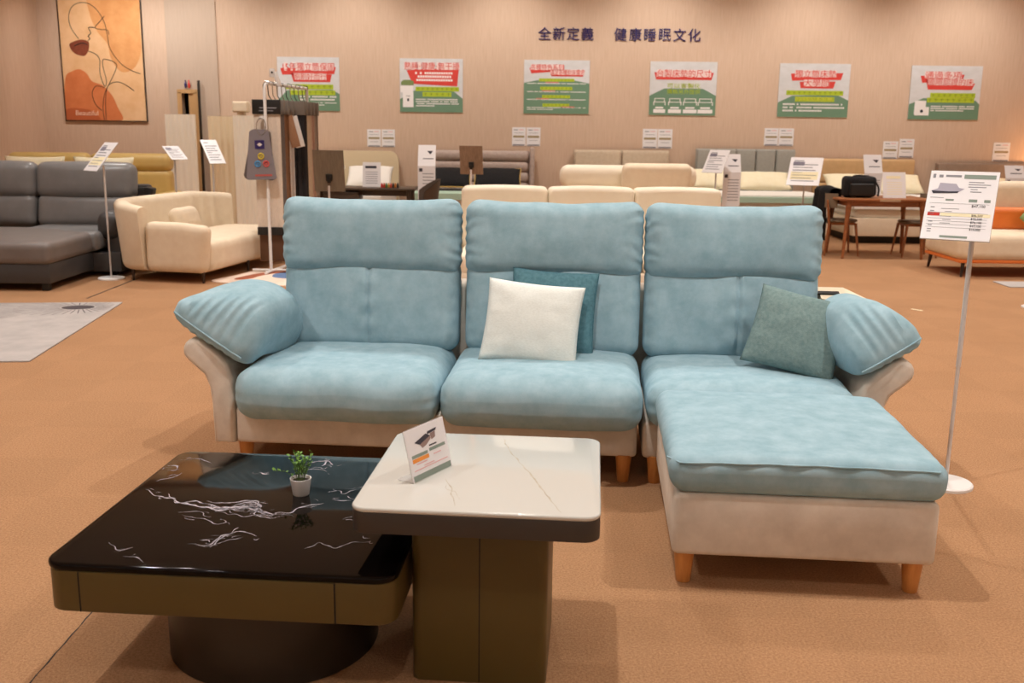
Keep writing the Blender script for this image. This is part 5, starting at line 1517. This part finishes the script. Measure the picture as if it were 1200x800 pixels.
# ------------------------------------------------------------------ dining set
dt = thing('dining_table', 'walnut dining table with tapered legs carrying the black bag', 'table', (4.675, 12.92, 0))
mk('table_top', MB().box((0, 0, 0.745), (1.18, 0.80, 0.028), 0.008), M_wood, dt)
mk('apron', MB().box((0, -0.30, 0.695), (0.92, 0.025, 0.075), 0.003).box((0, 0.30, 0.695), (0.92, 0.025, 0.075), 0.003).box((-0.46, 0, 0.695), (0.025, 0.6, 0.075), 0.003).box((0.46, 0, 0.695), (0.025, 0.6, 0.075), 0.003), M_wood, dt)
for (sx, sy) in ((-1, -1), (1, -1), (-1, 1), (1, 1)):
    mk('leg', MB().tube([(sx * 0.50, sy * 0.335, 0), (sx * 0.475, sy * 0.32, 0.5), (sx * 0.46, sy * 0.31, 0.732)], [0.018, 0.028, 0.042], 10), M_wood, dt)
mk('table_runner_tag', MB().box((0.02, -0.402, 0.742), (0.26, 0.003, 0.03)), mat('ink_tan', (190, 160, 130)), dt, smooth=0)
def dchair(x, y, rz, label):
    t = thing('dining_chair', label, 'chair', (x, y, 0), R(rz), 'walnut dining chairs')
    mk('seat', MB().lathe([(0.001, 0.425), (0.19, 0.43), (0.215, 0.445), (0.20, 0.462), (0.001, 0.466)], seg=28), M_seatpad, t)
    mk('seat_frame', MB().box((0, 0, 0.412), (0.30, 0.30, 0.035), 0.008), M_wood, t)
    for (sx, sy) in ((-1, -1), (1, -1)):
        mk('leg', MB().cone((sx * 0.19, sy * 0.20, 0), (sx * 0.15, sy * 0.15, 0.42), 0.011, 0.019, 10), M_wood, t)
    for sx in (-1, 1):
        mk('leg', MB().tube([(sx * 0.19, 0.24, 0), (sx * 0.18, 0.20, 0.40), (sx * 0.20, 0.25, 0.72)], [0.012, 0.019, 0.014], 10), M_wood, t)
    P = [(math.sin(R(a)) * 0.24, 0.08 + math.cos(R(a)) * 0.19) for a in range(-75, 76, 10)]
    Q = [(math.sin(R(a)) * 0.215, 0.08 + math.cos(R(a)) * 0.165) for a in range(75, -76, -10)]
    mk('backrest', MB().prism(P + Q, 0.62, 0.80, axis='z'), M_seatpad, t, smooth=40)
    return t
dchair(4.27, 13.06, 90, 'walnut dining chair draped with a black jacket, left of the table')
dchair(5.20, 12.96, -90, 'walnut dining chair tucked under the right end of the dining table')
# black bag on the table
bg = thing('camera_bag', 'black soft bag standing on the dining table', 'bag', (4.385, 12.80, 0.761))
mk('body', MB().rbox((0.41, 0.22, 0.265), 0.055, (0, 0, 0.133), n=6, fn=lambda p, u: p + Vector((wr(p, 0.015, 8), 0, wr(p, 0.012, 7, 3)))), M_blackcloth, bg)
mk('handle', MB().tube(spline([(-0.09, 0, 0.25), (-0.07, 0, 0.268), (0.0, 0, 0.274), (0.07, 0, 0.268), (0.09, 0, 0.25)], n=4), 0.011, 8), M_black, bg)
mk('front_pocket', MB().rbox((0.30, 0.05, 0.16), 0.02, (0, -0.115, 0.10), n=3), M_black, bg)
mk('strap', MB().tube(spline([(0.195, -0.02, 0.20), (0.235, -0.05, 0.12), (0.225, -0.07, 0.02)], n=5), 0.012, 8), M_black, bg)
# jacket over the chair back
def jacket():
    mb = MB()
    vs, fs = [], []
    NU, NV = 20, 26
    for s_ in (0, 1):
        for j in range(NV + 1):
            for i in range(NU + 1):
                u = -1 + 2 * i / NU; v = j / NV
                # v 0..1: inner hem -> over the top -> outer hem
                if v < 0.28:
                    yy, z = 0.17 - 0.03, 0.84 - (0.28 - v) * 0.55
                elif v < 0.42:
                    a = (v - 0.28) / 0.14 * math.pi
                    yy, z = 0.225 - 0.085 * math.cos(a), 0.84 + 0.035 * math.sin(a)
                else:
                    yy, z = 0.31 + 0.02 * math.sin((v - 0.42) * 6), 0.84 - (v - 0.42) * 1.15
                x = 0.07 + u * (0.17 + 0.03 * math.sin(v * 5))
                fold = 0.018 * math.sin(u * 9 + v * 3) * (0.3 + v) + noise.noise(Vector((u * 3, v * 4, 0.5))) * 0.03
                yy += fold - u * u * 0.10 + s_ * 0.016
                z += noise.noise(Vector((u * 2.5, 3.1, v * 2))) * 0.05 * v
                vs.append((x, yy, z))
    m_ = (NU + 1) * (NV + 1)
    for j in range(NV):
        for i in range(NU):
            q = (j * (NU + 1) + i, j * (NU + 1) + i + 1, (j + 1) * (NU + 1) + i + 1, (j + 1) * (NU + 1) + i)
            fs.append(q); fs.append(tuple(m_ + k for k in reversed(q)))
    return mb.add(vs, fs)
o = mk('draped_jacket', jacket(), M_blackcloth, None, (4.27, 13.06, 0), (0, 0, R(90)), smooth=70)
tag(o, 'black jacket hanging over the back of the left dining chair', 'jacket')
table_card(4.83, 12.75, 0.76, 0.30, 0.33, 'white printed card standing on the dining table', 4, 14, True)

# ------------------------------------------------------------------ cream and orange sofa (right)
rs = thing('two_tone_sofa', 'cream sofa with orange trim and orange lumbar cushion at the right edge', 'sofa', (5.95, 11.5, 0))
mk('seat', MB().rbox((2.06, 1.0, 0.30), 0.09, (0.01, -0.02, 0.335), n=8), M_cream, rs)
mk('trim_base', MB().box((0.01, -0.02, 0.18), (2.02, 0.96, 0.035), 0.01), M_orange, rs)
mk('backrest', MB().rbox((1.62, 0.22, 0.58), 0.09, (0.25, 0.36, 0.74), n=8), M_cream, rs)
mk('lumbar_cushion', MB().rbox((1.50, 0.16, 0.27), 0.06, (0.30, 0.20, 0.60), n=6), M_orange, rs)
mk('arm', MB().rbox((0.18, 0.85, 0.26), 0.07, (1.0, 0.0, 0.58), n=5), M_cream, rs)
for (x, y) in ((-0.94, 0.40), (-0.92, -0.42), (0.9, -0.42), (0.9, 0.4)):
    mk('leg', MB().cone((x * 1.02, y * 1.05, 0), (x, y, 0.17), 0.014, 0.024, 10), mat('dark_leg', (52, 38, 30)), rs)
o = mk('throw_cushion', pillow_mb(0.40, 0.36, 0.15, n=14, seed=3), M_green, None, (6.02, 11.45, 0.64), (R(-18), R(40), 0), smooth=0)
o.data.polygons.foreach_set('use_smooth', [True] * len(o.data.polygons))
tag(o, 'green cushion on the cream and orange sofa', 'cushion')

# bedside lamp at the right end of the wall
lp = thing('bedside_lamp', 'small black bedside lamp glowing warm orange at the right edge', 'lamp', (8.70, 16.05, 0))
ns = mk('nightstand', MB().box((0, 0, 0.27), (0.42, 0.40, 0.46), 0.01).box((0, 0, 0.02), (0.36, 0.34, 0.04)).box((0, -0.203, 0.38), (0.38, 0.012, 0.19), 0.003).box((0, -0.203, 0.16), (0.38, 0.012, 0.19), 0.003), M_hbrown, None, (8.70, 16.05, 0))
tag(ns, 'taupe nightstand under the glowing lamp at the right end of the wall', 'nightstand')
mk('stem', MB().lathe([(0.08, 0.5), (0.08, 0.515), (0.012, 0.52), (0.012, 0.84)], seg=20), M_black, lp)
mk('shade', MB().lathe([(0.12, 0.78), (0.121, 0.78), (0.09, 0.95), (0.089, 0.95)], seg=28), M_black, lp)
mk('bulb', MB().lathe([(0.001, 0.84), (0.03, 0.86), (0.035, 0.89), (0.02, 0.93), (0.001, 0.94)], seg=16), mat('bulb_warm', (255, 190, 120), emit=(1.0, 0.45, 0.16), estr=25), lp)
ld = bpy.data.lights.new('bulb_light', 'POINT'); ld.energy = 22; ld.color = (1.0, 0.5, 0.22); ld.shadow_soft_size = 0.04
lo = bpy.data.objects.new('bulb_light', ld); COL.objects.link(lo); lo.location = (0, 0, 1.0); lo.parent = lp
